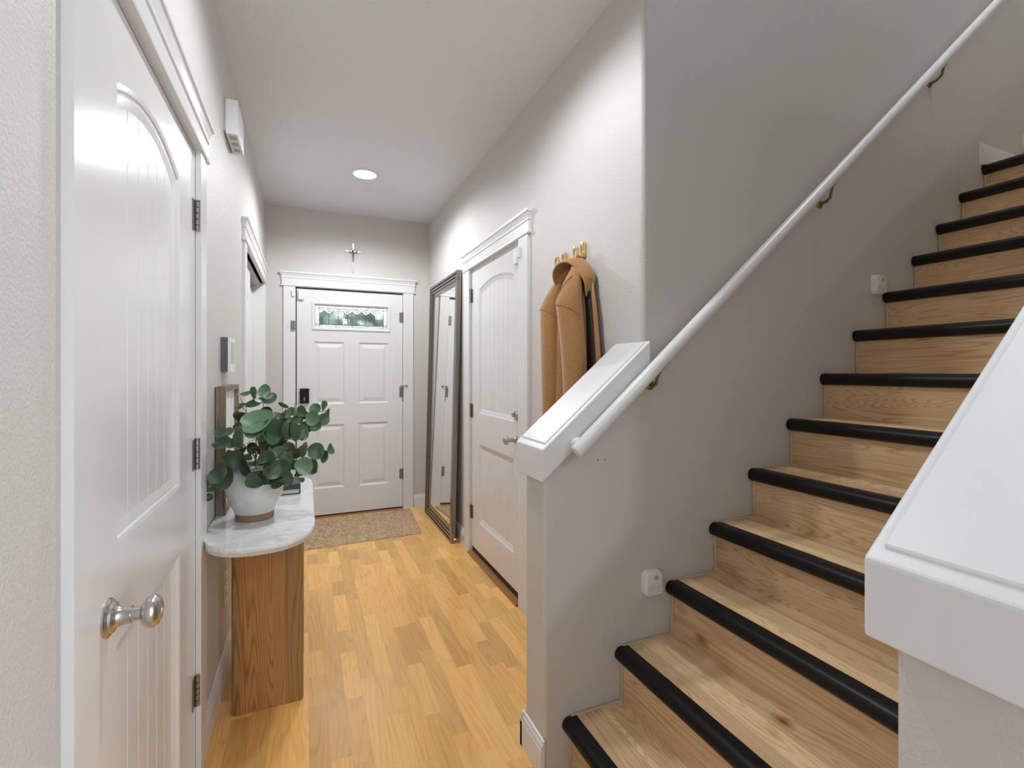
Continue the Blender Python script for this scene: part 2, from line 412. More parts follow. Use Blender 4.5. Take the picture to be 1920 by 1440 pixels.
# baseboards: board with an ogee-like stepped top
BB = [(0, 0), (.014, 0), (.014, .085), (.011, .092), (.011, .100), (.006, .108), (.006, .116), (0, .118)]
def baseboard(name, axis, pos, sgn, t0, t1, extra=None):
    """profile stands on the wall face pos and grows by sgn"""
    bm = bmesh.new()
    if axis == 'x': prism(bm, [(pos + sgn * p, z) for p, z in BB], 1, t0, t1)          # runs along y
    else:
        pts = [(pos + sgn * p, z) for p, z in BB]; prism(bm, pts, 0, t0, t1)             # runs along x
    return struct(name, bm, M['white_satin'])
baseboard('baseboard_left', 'x', WL, 1, 1.905, 3.005)
baseboard('baseboard_left', 'x', WL, 1, 4.485, WF)
baseboard('baseboard_left', 'x', WL, 1, -4.1, .885)
baseboard('baseboard_front', 'y', WF, -1, .945, WR)
baseboard('baseboard_front', 'y', WF, -1, WL, -.19)
baseboard('baseboard_right', 'x', WR, -1, 3.40, WF)
baseboard('baseboard_right', 'x', WR, -1, 1.532, 2.305)
baseboard('baseboard_low_wall', 'x', .70, -1, 1.37, 1.532)
baseboard('baseboard_low_wall', 'y', 1.518, 1, .686, WR)
baseboard('baseboard_low_wall', 'x', .70, -1, YN0, YN1)

# ------------------------------------------------------------------ door building
def mapper(wall, face):
    """(u, z, d): u along the wall, d into the wall"""
    if wall == 'L': return lambda u, z, d: (face - d, u, z)
    if wall == 'R': return lambda u, z, d: (face + d, u, z)
    return lambda u, z, d: (u, face + d, z)

def outline(u0, u1, z0, z1, rise, n=14):
    """closed outline of a panel, top arched by rise (0 = square)"""
    p = [(u0, z0), (u1, z0)]
    if rise <= 0: return p + [(u1, z1), (u0, z1)]
    for i in range(n + 1):
        t = i / n; u = u1 + (u0 - u1) * t
        p.append((u, z1 - rise + rise * (1 - (2 * t - 1) ** 2)))
    return p

def panel(P, rect, rise, depth, plank=0, raised=True):
    """a door panel: sticking, recess and a raised or tongue-and-groove field"""
    u0, u1, z0, z1 = rect; bm = bmesh.new()
    if raised: rings = [(0, 0), (.006, .004), (.012, .011), (.022, .011), (.052, .003)]
    else: rings = [(0, 0), (.008, .003), (.012, .007), (.016, .007), (.034, .013)]
    prev = None
    for ins, d in rings:
        o = outline(u0 + ins, u1 - ins, z0 + ins, z1 - ins, rise)
        vs = [bm.verts.new(P(u, z, d)) for u, z in o]
        if prev:
            for i in range(len(vs)): j = (i + 1) % len(vs); bm.faces.new((prev[i], prev[j], vs[j], vs[i]))
        prev = vs
    ins, d = rings[-1]
    if not plank: bm.faces.new(prev)
    else:
        a0, a1, b0, b1 = u0 + ins, u1 - ins, z0 + ins, z1 - ins
        def top(u):
            t = (u - a0) / (a1 - a0); return b1 - rise + rise * (1 - (2 * t - 1) ** 2) if rise > 0 else b1
        w_ = (a1 - a0) / plank; g = .0022
        for k in range(plank):
            l, r = a0 + k * w_, a0 + (k + 1) * w_
            sec = [(l, d + (.004 if k else 0)), (l + g, d), ((l + r) / 2, d), (r - g, d), (r, d + (.004 if k < plank - 1 else 0))]
            for (ua, da), (ub, db) in zip(sec, sec[1:]):
                bm.faces.new([bm.verts.new(P(*q)) for q in ((ua, b0, da), (ub, b0, db), (ub, top(ub), db), (ua, top(ua), da))])
    return bm

def slab(P, u0, u1, z0, z1, holes, thick=.04):
    """door leaf front face with holes (u0,u1,z0,z1,rise) and edges"""
    bm = bmesh.new()
    us = sorted({u0, u1, *[h[0] for h in holes], *[h[1] for h in holes]}); zs = sorted({z0, z1, *[h[2] for h in holes], *[h[3] for h in holes]})
    q = lambda *p: bm.faces.new([bm.verts.new(P(*x)) for x in p])
    for a, b in zip(us, us[1:]):
        for c, d in zip(zs, zs[1:]):
            cu, cz = (a + b) / 2, (c + d) / 2
            if any(h[0] < cu < h[1] and h[2] < cz < h[3] for h in holes): continue
            q((a, c, 0), (b, c, 0), (b, d, 0), (a, d, 0))
    for h in holes:
        if h[4] > 0:
            o = outline(*h[:4], h[4])[2:]
            for (ua, za), (ub, zb) in zip(o, o[1:]): q((ua, za, 0), (ua, h[3], 0), (ub, h[3], 0), (ub, zb, 0))
    q((u0, z0, 0), (u0, z1, 0), (u0, z1, thick), (u0, z0, thick)); q((u1, z0, 0), (u1, z1, 0), (u1, z1, thick), (u1, z0, thick))
    q((u0, z0, 0), (u1, z0, 0), (u1, z0, thick), (u0, z0, thick)); q((u0, z1, 0), (u1, z1, 0), (u1, z1, thick), (u0, z1, thick))
    win = [h for h in holes if len(h) > 5]
    if not win: q((u0, z0, thick), (u1, z0, thick), (u1, z1, thick), (u0, z1, thick))
    else:
        h = win[0]
        for (a, b, c, d) in ((u0, u1, z0, h[2]), (u0, u1, h[3], z1), (u0, h[0], h[2], h[3]), (h[1], u1, h[2], h[3])): q((a, c, thick), (b, c, thick), (b, d, thick), (a, d, thick))
        for (a, b, c, d) in ((h[0], h[0], h[2], h[3]), (h[1], h[1], h[2], h[3])): q((a, c, 0), (a, d, 0), (a, d, thick), (a, c, thick))
        for z in (h[2], h[3]): q((h[0], z, 0), (h[1], z, 0), (h[1], z, thick), (h[0], z, thick))
    bmesh.ops.remove_doubles(bm, verts=bm.verts, dist=1e-5)
    return bm

def pbox(P, u0, u1, z0, z1, d0, d1):
    bm = bmesh.new(); box(bm, P(u0, z0, d0), P(u1, z1, d1)); return bm

CORN = [(0, 0), (.021, 0), (.023, .004), (.021, .011), (.016, .013), (.016, .066), (.021, .070), (.021, .078), (.018, .081), (.020, .088), (.026, .103), (.030, .110), (.034, .112), (.034, .124), (0, .124)]
def casing(name, wall, face, u0, u1, zt, wcase=.092, over=.014, thick=.015, zb=0.0, label=None, m=None):
    m = m or M['white_satin']
    """flat side casings, a header with its little cornice; u0,u1 = inner edges"""
    P = mapper(wall, face)
    r = empty(name, P((u0 + u1) / 2, zb, 0)); r['kind'] = 'structure'
    if label: r['label'] = label
    for a, b in ((u0 - wcase, u0), (u1, u1 + wcase)):
        obj('side_casing', pbox(P, a, b, zb, zt, 0, -thick), m, r, bevel=.002, seg=1)
    # header: profile mitred round both ends
    bm = bmesh.new(); a, b = u0 - wcase, u1 + wcase; rows = []
    for u, s in ((a, -1), (b, 1)):
        rows.append([bm.verts.new(P(u + s * p * (over / .016), zt + z, -p)) for p, z in CORN])
    n = len(CORN)
    for i in range(n - 1): bm.faces.new((rows[0][i], rows[0][i + 1], rows[1][i + 1], rows[1][i]))
    for k, (u, s) in enumerate(((a, -1), (b, 1))):      # end returns run back to the wall
        back = [bm.verts.new(P(u + s * p * (over / .016), zt + z, 0)) for p, z in CORN]
        for i in range(n - 1):
            try: bm.faces.new((rows[k][i], rows[k][i + 1], back[i + 1], back[i]))
            except Exception: pass
    bmesh.ops.recalc_face_normals(bm, faces=bm.faces)
    obj('header', bm, m, r)
    # jamb lining
    bm = bmesh.new()
    box(bm, P(u0 - .002, zb, .001), P(u0 + .004, zt, .118)); box(bm, P(u1 - .004, zb, .001), P(u1 + .002, zt, .118)); box(bm, P(u0, zt - .004, .001), P(u1, zt + .004, .118))
    obj('jamb', bm, m, r)
    return r

def hinge(P, root, u, z, s, h=.095):
    """butt hinge: leaf plus a knuckled barrel standing proud of the door; s = towards the jamb"""
    bm = bmesh.new(); box(bm, P(u - s * .028, z - h / 2, .001), P(u + s * .002, z + h / 2, -.003))
    o = obj('hinge', bm, M['hinge'], root, bevel=.001, seg=1)
    axis = Vector((0, 0, 1)); bm = bmesh.new(); c = Vector(P(u + s * .006, z, -.008))
    k = h / 5
    for i in range(5):
        lathe(bm, [(0, -h / 2 + i * k), (.0088, -h / 2 + i * k + .0005), (.0088, -h / 2 + (i + 1) * k - .0016), (.0060, -h / 2 + (i + 1) * k - .0006), (0, -h / 2 + (i + 1) * k - .0005)], c, axis, 12)
    lathe(bm, [(0, h / 2), (.009, h / 2), (.009, h / 2 + .004), (0, h / 2 + .005)], c, axis, 12)
    obj('barrel', bm, M['hinge'], o, smooth=True)
    return o

def knob(P, root, u, z, m, name='door_knob', scale=1.0, label=None):
    """rosette, neck and flattened ball"""
    a = Vector(P(u, z, 0)); ax = (Vector(P(u, z, -1)) - a).normalized(); s = scale
    bm = lathe(bmesh.new(), [(0, 0), (.034 * s, 0), (.034 * s, .003), (.031 * s, .006), (.027 * s, .007), (.026 * s, .011), (.020 * s, .014), (.0165 * s, .019), (.0155 * s, .03), (.0155 * s, .036), (.011 * s, .037), (0, .037)], a, ax, 40)
    o = obj('rosette', bm, m, root, smooth=True)
    bm = lathe(bmesh.new(), [(0, .036), (.0125 * s, .036), (.0125 * s, .050), (.017 * s, .052), (.024 * s, .056), (.0285 * s, .063), (.0285 * s, .070), (.024 * s, .077), (.015 * s, .081), (.006 * s, .0815), (.0055 * s, .0795), (0, .0795)], a, ax, 40)
    obj(name, bm, m, o, smooth=True)
    return o

# --- near left door (arched plank door)
P = mapper('L', WL - .004)
d2 = tag(empty('door_2', P(1.4, 0, 0)), 'white arched plank-panel door with brushed nickel knob on the left wall', None, None, 'structure')
U = (.990, 1.803); pu = (1.130, 1.618)
rects = [(pu[0], pu[1], .972, 1.90, .052), (pu[0], pu[1], .17, .785, 0)]
obj('leaf', slab(P, U[0], U[1], .012, 2.0, rects), M['white'], d2)
for r in rects: obj('panel', panel(P, r[:4], r[4], .012, plank=6, raised=False), M['white'], d2)
obj('gap_shade_strip', pbox(P, U[0], U[1], 1.9995, 2.0045, .008, .02), M['darkgap'], d2)  # dark strip standing in for shade in the gap above the leaf
for z in (1.797, 1.036, .28): hinge(P, d2, U[1], z, 1)
knob(P, d2, 1.082, .856, M['nickel'], scale=1.0)
casing('trim_1', 'L', WL, .985, 1.808, 2.008, wcase=.092, label='white casing and cornice header round the near left door', m=M['white'])

# --- right hall door
P = mapper('R', WR + .006)
d3 = tag(empty('door_3', P(2.86, 0, 0)), 'white arched plank-panel door with deadbolt on the right wall beside the mirror', None, None, 'structure')
U = (2.432, 3.297); pu = (2.54, 3.145)
rects = [(pu[0], pu[1], 1.01, 1.912, .043), (pu[0], pu[1], .25, .80, 0)]
obj('leaf', slab(P, U[0], U[1], .052, 2.03, rects), M['white'], d3)
for r in rects: obj('panel', panel(P, r[:4], r[4], .012, plank=7, raised=False), M['white'], d3)
obj('gap_shade_strip', pbox(P, U[0], U[1], 2.0295, 2.033, .008, .02), M['darkgap'], d3)  # shade of the top gap, put in as a dark strip
for z in (1.845, 1.02, .295): hinge(P, d3, U[1], z, 1)
knob(P, d3, 2.492, .915, M['nickel'], scale=.9)
a = Vector(P(2.492, 1.055, 0)); ax = Vector((-1, 0, 0))
o = obj('deadbolt', lathe(bmesh.new(), [(0, 0), (.031, 0), (.031, .004), (.024, .008), (.022, .014), (0, .015)], a, ax, 28), M['nickel'], d3, smooth=True)
obj('thumb_turn', B(((a.x - .032, a.y - .003, a.z - .011), (a.x - .014, a.y + .003, a.z + .011))), M['nickel'], o, bevel=.002)
obj('bottom_sweep', pbox(P, U[0], U[1], .012, .052, .004, .03), M['darkgap'], d3)
obj('threshold', B(((WR - .028, 2.43, 0), (WR + .06, 3.30, .014))), M['threshold'], d3, bevel=.004)
casing('trim_2', 'R', WR, 2.425, 3.300, 2.034, wcase=.118, thick=.016, label='white casing and cornice header round the right hall door')

# --- closet with two sliding leaves
d4 = tag(empty('door_4', (WL - .06, 3.74, 0)), 'white sliding closet doors at the far end of the left wall', None, None, 'structure')
for k, (a, b, f) in enumerate(((3.11, 3.73, WL - .03), (3.70, 4.38, WL - .075))):
    P = mapper('L', f); rr = [(a + .1, b - .1, .98, 1.84, .045), (a + .1, b - .1, .2, .8, 0)]
    lf = obj('leaf', slab(P, a, b, .012, 1.985 if k == 0 else 1.95, rr, .03), M['white'], d4)
    for r in rr: obj('panel', panel(P, r[:4], r[4], .012, plank=6, raised=False), M['white'], lf)
obj('head_track', B(((WL - .10, 3.105, 1.99), (WL - .02, 4.385, 2.02))), M['plastic_shade'], d4)
obj('closet_back', B(((WL - .5, 3.0, 0), (WL - .48, 4.5, 2.1)), ((WL - .5, 3.0, 2.1), (WL - .1, 4.5, 2.12)), ((WL - .5, 3.0, 0), (WL - .12, 3.02, 2.1)), ((WL - .5, 4.5, 0), (WL - .12, 4.52, 2.1))), M['white_satin'], d4)
casing('trim_3', 'L', WL, 3.105, 4.385, 2.024, wcase=.095, label='white casing and cornice header round the closet doors')

# --- front door with leaded glass
P = mapper('F', WF + .008)
d1 = tag(empty('door_1', (.375, WF, 0)), 'white four-panel front door with a strip of leaded glass above the panels', None, None, 'structure')
U = (-.080, .838)
LT = (.065, .705, 1.695, 1.90)
prs = [(.055, .318, 1.01, 1.57, 0), (.440, .710, 1.01, 1.57, 0), (.055, .318, .255, .825, 0), (.440, .710, .25, .832, 0)]
obj('leaf', slab(P, U[0], U[1], .016, 2.032, prs + [(*LT, 0, 1)], .045), M['white_satin'], d1)
for r in prs: obj('panel', panel(P, r[:4], 0, .012), M['white_satin'], d1)
# frame round the lite
bm = bmesh.new(); prev = None
for ins, d in ((-.022, 0), (-.020, -.010), (-.008, -.011), (0, -.004), (.006, .010), (.006, .03)):
    vs = [bm.verts.new(P(u, z, d)) for u, z in outline(LT[0] + ins, LT[1] - ins, LT[2] + ins, LT[3] - ins, 0)]
    if prev:
        for i in range(4): j = (i + 1) % 4; bm.faces.new((prev[i], prev[j], vs[j], vs[i]))
    prev = vs
obj('glass_frame', bm, M['white_satin'], d1)
lite = empty('leaded_glass', (0, 0, 0)); lite.parent = d1
g0, g1, h0, h1 = LT[0] + .006, LT[1] - .006, LT[2] + .006, LT[3] - .006
D = .018
def pane(pts, m):
    bm = bmesh.new(); a = [bm.verts.new(P(u, z, D)) for u, z in pts]; b = [bm.verts.new(P(u, z, D + .004)) for u, z in pts]
    bm.faces.new(a); bm.faces.new(b[::-1])
    for i in range(len(pts)): j = (i + 1) % len(pts); bm.faces.new((a[i], a[j], b[j], b[i]))
    bmesh.ops.recalc_face_normals(bm, faces=bm.faces)
    return obj('glass_pane', bm, m, lite)
came = []
bw, bh = .034, .024           # border widths
iu0, iu1, iz0, iz1 = g0 + bw, g1 - bw, h0 + bh, h1 - bh * .9
n7 = 7; wv = (iu1 - iu0) / n7; zd = iz1 - .050; zm = iz1 - .026
for k in range(n7):
    a = iu0 + k * wv; b = a + wv; c = (a + b) / 2
    pane([(a, iz0), (b, iz0), (b, zd), (c, zm), (a, zd)], M['glass_clear'])
    came += [((a, zd), (c, zm)), ((c, zm), (b, zd)), ((c, zm), (a, iz1)), ((c, zm), (b, iz1))]
    pane([(c, zm), (b, iz1), (a, iz1)], M['glass_seedy'])
    if k: came.append(((a, iz0), (a, zd)))
for k in range(n7 + 1):
    a = iu0 + k * wv; p = [(a, zd)]
    if k < n7: p.append((a + wv / 2, zm))
    p.append((a, iz1))
    if k > 0: p.append((a - wv / 2, zm))
    pane(p, M['glass_seedy'])
    if k not in (0, n7):   # small bevelled diamond inside
        s = .35; zc = (zd + iz1) / 2
        dm = [(a, zc - .025 * s), (a + wv / 2 * s, zc), (a, zc + .025 * s), (a - wv / 2 * s, zc)]
        came += [(dm[i], dm[(i + 1) % 4]) for i in range(4)]
for k in range(4):
    a = g0 + bw + (iu1 - iu0) * k / 4; b = g0 + bw + (iu1 - iu0) * (k + 1) / 4
    pane([(a, h0), (b, h0), (b, iz0), (a, iz0)], M['glass_seedy']); pane([(a, iz1), (b, iz1), (b, h1), (a, h1)], M['glass_seedy'])
    if k: came += [((a, h0), (a, iz0)), ((a, iz1), (a, h1))]
pane([(g0, h0), (iu0, h0), (iu0, h1), (g0, h1)], M['glass_seedy']); pane([(iu1, h0), (g1, h0), (g1, h1), (iu1, h1)], M['glass_seedy'])
came += [((g0, iz0), (g1, iz0)), ((g0, iz1), (g1, iz1)), ((iu0, h0), (iu0, h1)), ((iu1, h0), (iu1, h1)), ((g0, h0), (g1, h0)), ((g0, h1), (g1, h1)), ((g0, h0), (g0, h1)), ((g1, h0), (g1, h1))]
for (a, b) in came:
    tb = tube(bmesh.new(), [P(a[0], a[1], D + .002), P(b[0], b[1], D + .002)], .0024, 6)
    obj('lead_came', tb, M['lead'], lite)
obj('gap_shade_strip', pbox(P, -.0895, -.0795, .016, 2.042, .010, .020), M['darkgap'], d1); obj('gap_shade_strip', pbox(P, -.0895, .842, 2.0325, 2.043, .010, .020), M['darkgap'], d1)  # dark strips paint the shade in the side and top gaps
for z in (1.815, 1.105, .33): hinge(P, d1, U[1], z, 1)
# hinge-pin stop on the middle hinge
tb = tube(bmesh.new(), [P(.842, 1.165, -.012), P(.842, 1.165, -.05)], .006, 8)
tube(tb, [P(.815, 1.165, -.018), P(.875, 1.165, -.018)], .005, 8); tube(tb, [P(.842, 1.16, -.012), P(.842, 1.02, -.012)], .006, 8)
lathe(tb, [(0, 0), (.011, 0), (.011, .008), (0, .01)], P(.872, 1.165, -.022), Vector((0, -1, 0)), 10)
obj('hinge_pin_stop', tb, M['hinge'], d1, smooth=True)
# keypad lock, guard latch, threshold
o = obj('lock_keypad', pbox(P, -.055, .02, 1.022, 1.152, 0, -.028), M['blackp'], d1, bevel=.010, seg=3, smooth=True)
obj('thumb_turn', pbox(P, -.024, -.012, 1.045, 1.075, -.027, -.034), M['hinge'], o, bevel=.002)
o = obj('guard_latch', pbox(P, -.125, -.098, 1.665, 1.745, -.024, -.030), M['hinge'], d1, bevel=.002)
tb = tube(bmesh.new(), [P(-.112, 1.67, -.042), P(-.112, 1.74, -.042)], .008, 8)
for z in (1.675, 1.705, 1.735): box(tb, P(-.122, z - .006, -.028), P(-.085, z + .006, -.046))
obj('latch_bar', tb, M['hinge'], o)
obj('bottom_sweep', pbox(P, U[0], U[1], .006, .018, -.002, .03), M['darkgap'], d1)
obj('threshold', B(((-.09, WF - .03, 0), (.84, WF + .12, .006))), M['threshold'], d1)
casing('trim_4', 'F', WF, -.093, .846, 2.048, wcase=.092, thick=.016, label='white casing and cornice header round the front door')

# ------------------------------------------------------------------ outside, seen through the leaded glass
struct('ground_outside', B(((-6, WF + .3, -.1), (8, 16, -.06))), M['path'], label='pale concrete path outside the front door')
hd = thing('hedge', (.4, 8.2, 0), 'dense green hedge seen through the leaded glass of the front door', 'hedge')
bm = bmesh.new(); rh = random.Random(3)
for i in range(420):
    c = Vector((rh.uniform(-2.6, 3.0), 8.2 + rh.uniform(-.5, .5), rh.uniform(0, 2.5)))
    bmesh.ops.create_icosphere(bm, subdivisions=1, radius=rh.uniform(.10, .22), matrix=Matrix.Translation(c))
o = obj('foliage', bm, M['hedge'], hd); o['kind'] = 'stuff'
for xx in (-1.8, -.6, .6, 1.8): obj('trunk', tube(bmesh.new(), [(xx + .2, 8.2, -.05), (xx + .25, 8.25, 1.8)], .05, 8), M['threshold'], hd)

# ------------------------------------------------------------------ staircase
XR = [.795, 1.0, 1.2185, 1.426, 1.628, 1.845, 2.052, 2.269, 2.489, 2.715, 2.919, 3.130, 3.350]
ZT = [.170, .354, .543, .728, .917, 1.105, 1.291, 1.483, 1.668, 1.858, 2.035, 2.223, 2.405]
st = thing('staircase', (1.0, (WS + YN1) / 2, 0), 'oak staircase with black rounded nosings climbing beside the grey wall', 'staircase')
YA, YB = YN1 + .001, WS - .001
zprev = 0.0
for k, (xr, zt) in enumerate(zip(XR, ZT)):
    xn = XR[k + 1] if k + 1 < len(XR) else 4.3
    obj('riser', B(((xr, YA, zprev), (xr + .018, YB, zt - .022))), M['oak_riser'], st, origin=(xr, YA + .3, zprev))
    obj('tread', B(((xr + .012, YA, zt - .022), (xn + (.002 if k < 12 else 0), YB, zt))), M['oak'], st, origin=(xr, YA + .3, zt - .02))
    # rounded black nosing
    prof = [(xr + .020, zt + .0025), (xr - .004, zt + .0025)]
    cx, cz, rr = xr - .006, zt - .0225, .025
    prof += [(cx - rr * math.sin(t), cz + rr * math.cos(t)) for t in [PI * i / 10 for i in range(0, 11)]]
    prof += [(xr + .004, zt - .0475), (xr + .020, zt - .0475)]
    obj('nosing', prism(bmesh.new(), prof, 1, YA, YB - .002), M['black'], st, smooth=True)
    cb = tube(bmesh.new(), [(xr - .002, YB - .0045, zprev + .002), (xr - .002, YB - .0045, zt - .05)], .004, 6)
    tube(cb, [(xr + .0, YB - .0045, zt + .001), (xn - .002, YB - .0045, zt + .001)], .004, 6)
    obj('caulk_bead', cb, M['caulk'], st)
    zprev = zt
# base trim on the landing
bm = bmesh.new(); prism(bm, [(WS - p, ZT[-1] + z) for p, z in BB], 0, 3.305, 4.3); struct('baseboard_landing', bm, M['white_satin'])

# caps on the two low walls
def wall_cap(name, y0, y1, xe, label, tongue=None):
    r = empty(name, (.68, (y0 + y1) / 2, .9505)); r['kind'] = 'structure'; r['label'] = label
    plan = [(.68, y0), (xe, y0), (xe, y1), (.68, y1)]
    if tongue: plan = [(.68, y0), (tongue[0], y0), (tongue[0], tongue[1]), (xe, tongue[1]), (xe, y1), (.68, y1)]
    def solid(plan, dz0, dz1):
        bm = bmesh.new(); a = [bm.verts.new((x, y, capz(x) - dz1)) for x, y in plan]; b = [bm.verts.new((x, y, capz(x) - dz0)) for x, y in plan]
        bm.faces.new(a[::-1]); bm.faces.new(b)
        for i in range(len(plan)): k = (i + 1) % len(plan); bm.faces.new((a[i], a[k], b[k], b[i]))
        bmesh.ops.recalc_face_normals(bm, faces=bm.faces); return bm
    obj('apron', solid(plan, .006, .110), M['white_satin'], r, bevel=.004, seg=2)
    obj('top_board', solid([(.696, y0 + .016), (xe, y0 + .016), (xe, y1 - .016), (.696, y1 - .016)], 0, .010), M['white_satin'], r, bevel=.002, seg=1)
    return r
wall_cap('trim_5', 1.345, 1.5534, WR, 'sloping white cap on the far low wall, by the coat', (1.0995, WS - .001))
wall_cap('trim_6', .195, .403, 1.13, 'sloping white cap on the near low wall, in the right corner')

# handrail
RX, RY, RZ, RS = 0.7869, 1.303, 1.0571, 0.8591
def rp_(t): return Vector((RX + t, RY, RZ + t * RS))
hr = thing('handrail', (RX, RY, RZ), 'round white handrail rising along the grey stair wall', 'handrail')
d = Vector((1, 0, RS)).normalized(); nrm = Vector((-RS, 0, 1)).normalized()
tb = tube(bmesh.new(), [rp_(t) for t in (-.012, .6, 1.2, 1.8, 2.4, 3.0)], .0225, 24, up=nrm)
es = [e for e in tb.edges if all((v.co - rp_(-.012)).length < .024 for v in e.verts)]
bmesh.ops.bevel(tb, geom=es, offset=.006, segments=3, profile=.5, affect='EDGES')
obj('rail', tb, M['white_satin'], hr, smooth=True)
tb = tube(bmesh.new(), [rp_(.012), rp_(.012) + Vector((0, .0425, 0))], .0225, 24, up=nrm)
obj('end_return', tb, M['white_satin'], hr, smooth=True)
for (bx, bz) in ((1.12, 1.253), (2.022, 2.018), (2.838, 2.725)):
    b = obj('bracket', lathe(bmesh.new(), [(0, 0), (.018, 0), (.018, .003), (.015, .007), (.009, .010), (0, .011)], (bx, WS, bz), Vector((0, -1, 0)), 24), M['bronze'], hr, smooth=True)
    t = bx - .035 - RX; top = rp_(t) - nrm * .020
    tb = tube(bmesh.new(), [(bx, WS - .008, bz), (bx - .004, WS - .036, bz + .002), (bx - .022, RY + .010, bz + .006), (top.x, RY, top.z)], [.007, .0065, .006, .006], 10)
    box(tb, (top.x - .006, RY - .010, top.z - .004), (top.x + .006, RY + .010, top.z + .001))
    tube(tb, [top - d * .03, top + d * .03], .010, 10, up=nrm, sy=.45)
    obj('bracket_arm', tb, M['bronze'], b, smooth=True)

# screw holes left in the low wall
for x, z in ((.905, 1.003), (.931, 1.0015)):
    obj('screw_hole', lathe(bmesh.new(), [(0, .0005), (.0022, .0006), (.0022, -.004), (0, -.004)], (x, WS, z), Vector((0, -1, 0)), 10), M['blackp'], half_far)

# plug-in night lights on the stair wall
def rrect(w_, h_, r, n=5):
    p = []
    for cx, cy, a0 in ((w_ / 2 - r, h_ / 2 - r, 0), (-w_ / 2 + r, h_ / 2 - r, 90), (-w_ / 2 + r, -h_ / 2 + r, 180), (w_ / 2 - r, -h_ / 2 + r, 270)):
        for i in range(n + 1):
            a = math.radians(a0 + 90 * i / n); p.append((cx + r * math.cos(a), cy + r * math.sin(a)))
    return p
nl_labels = ['white motion night light beside the second step, lowest on the stair wall', 'white motion night light halfway up the stair wall, beside a middle step', 'white motion night light at the top of the stairs, by the landing baseboard']
for (x, z), lab in zip(((1.122, .556), (2.412, 1.700), (3.785, 2.612)), nl_labels):
    r = thing('night_light', (x, WS, z), lab, 'night light', 'night lights along the stair wall')
    bm = bmesh.new(); rows = []
    for sc, dp in ((1, 0), (1, .014), (.97, .020), (.90, .0245), (.80, .026)):
        rows.append([bm.verts.new((x + a * sc, WS - .0005 - dp, z + b * sc)) for a, b in rrect(.078, .088, .022)])
    for p_, q_ in zip(rows, rows[1:]):
        for i in range(len(p_)): j = (i + 1) % len(p_); bm.faces.new((p_[i], p_[j], q_[j], q_[i]))
    bm.faces.new(rows[-1]); bm.faces.new(rows[0][::-1]); bmesh.ops.recalc_face_normals(bm, faces=bm.faces)
    obj('body', bm, M['plastic'], r, smooth=True)
    bm = bmesh.new(); prism(bm, [(x - .030, z - .038), (x + .030, z - .038), (x + .034, z - .030), (x + .034, z - .006), (x - .034, z - .006), (x - .034, z - .030)], 1, WS - .029, WS - .024)
    obj('light_lens', bm, mat('frosted_lens', (.70, .70, .71), .3), r, bevel=.0015)
    o = obj('motion_sensor', lathe(bmesh.new(), [(.0085, .024), (.0085, .0275), (.007, .028), (.006, .0265), (0, .030)], (x + .006, WS, z + .022), Vector((0, -1, 0)), 16), M['plastic_shade'], r, smooth=True)

# ------------------------------------------------------------------ ceiling lamp
cl = thing('ceiling_light', (.389, 3.63, HC), 'round recessed ceiling light above the hall', 'ceiling light')
obj('trim_ring', lathe(bmesh.new(), [(.078, .001), (.098, .001), (.098, .004), (.092, .008), (.080, .009), (.076, .004), (.078, .001)], (.389, 3.63, HC), Vector((0, 0, -1)), 40), M['plastic'], cl, smooth=True)
obj('lens', lathe(bmesh.new(), [(0, .0035), (.078, .0035), (.078, .001), (0, .001)], (.389, 3.63, HC), Vector((0, 0, -1)), 40), M['lens'], cl)

# ------------------------------------------------------------------ floor mirror leaning on the right wall
mi = thing('floor_mirror', (1.03, 3.95, 0), 'tall pewter framed mirror leaning on the right wall by the front door', 'mirror')
MX0, MX1 = 1.000, 1.050; MH = 2.075; MY0, MY1 = 3.512, 4.390
def mxf(y, t, dd):    # t along the height 0..MH, dd = depth behind the front face
    z = t; x = MX0 + (MX1 - MX0) * t / MH
    return (x + dd, y, z)
def mframe(ins, wd, d0, d1):
    bm = bmesh.new()
    a0, a1, b0, b1 = MY0 + ins, MY1 - ins, ins, MH - ins
    for (ya, yb, ta, tb_) in ((a0, a0 + wd, b0, b1), (a1 - wd, a1, b0, b1), (a0 + wd, a1 - wd, b0, b0 + wd), (a0 + wd, a1 - wd, b1 - wd, b1)):
        c = [mxf(ya, ta, d0), mxf(yb, ta, d0), mxf(yb, tb_, d0), mxf(ya, tb_, d0), mxf(ya, ta, d1), mxf(yb, ta, d1), mxf(yb, tb_, d1), mxf(ya, tb_, d1)]
        v = [bm.verts.new(p) for p in c]
        for f in ((3, 2, 1, 0), (4, 5, 6, 7), (0, 1, 5, 4), (1, 2, 6, 5), (2, 3, 7, 6), (3, 0, 4, 7)): bm.faces.new([v[i] for i in f])
    bmesh.ops.recalc_face_normals(bm, faces=bm.faces)
    return bm
obj('outer_frame', mframe(0, .020, 0, .036), M['pewter'], mi, bevel=.0015, seg=1)
obj('middle_frame', mframe(.026, .018, .004, .036), M['pewter'], mi, bevel=.0015, seg=1)
obj('inner_frame', mframe(.050, .016, .008, .034), M['pewter'], mi, bevel=.0015, seg=1)
obj('inner_lip', mframe(.066, .040, .018, .032), M['pewter'], mi)
obj('backing', mframe(.015, .045, .030, .034), M['blackp'], mi)
bm = bmesh.new()
c = [mxf(MY0 + .09, .09, .022), mxf(MY1 - .09, .09, .022), mxf(MY1 - .09, MH - .09, .022), mxf(MY0 + .09, MH - .09, .022)]
c2 = [(x + .004, y, z) for x, y, z in c]; v = [bm.verts.new(p) for p in c + c2]
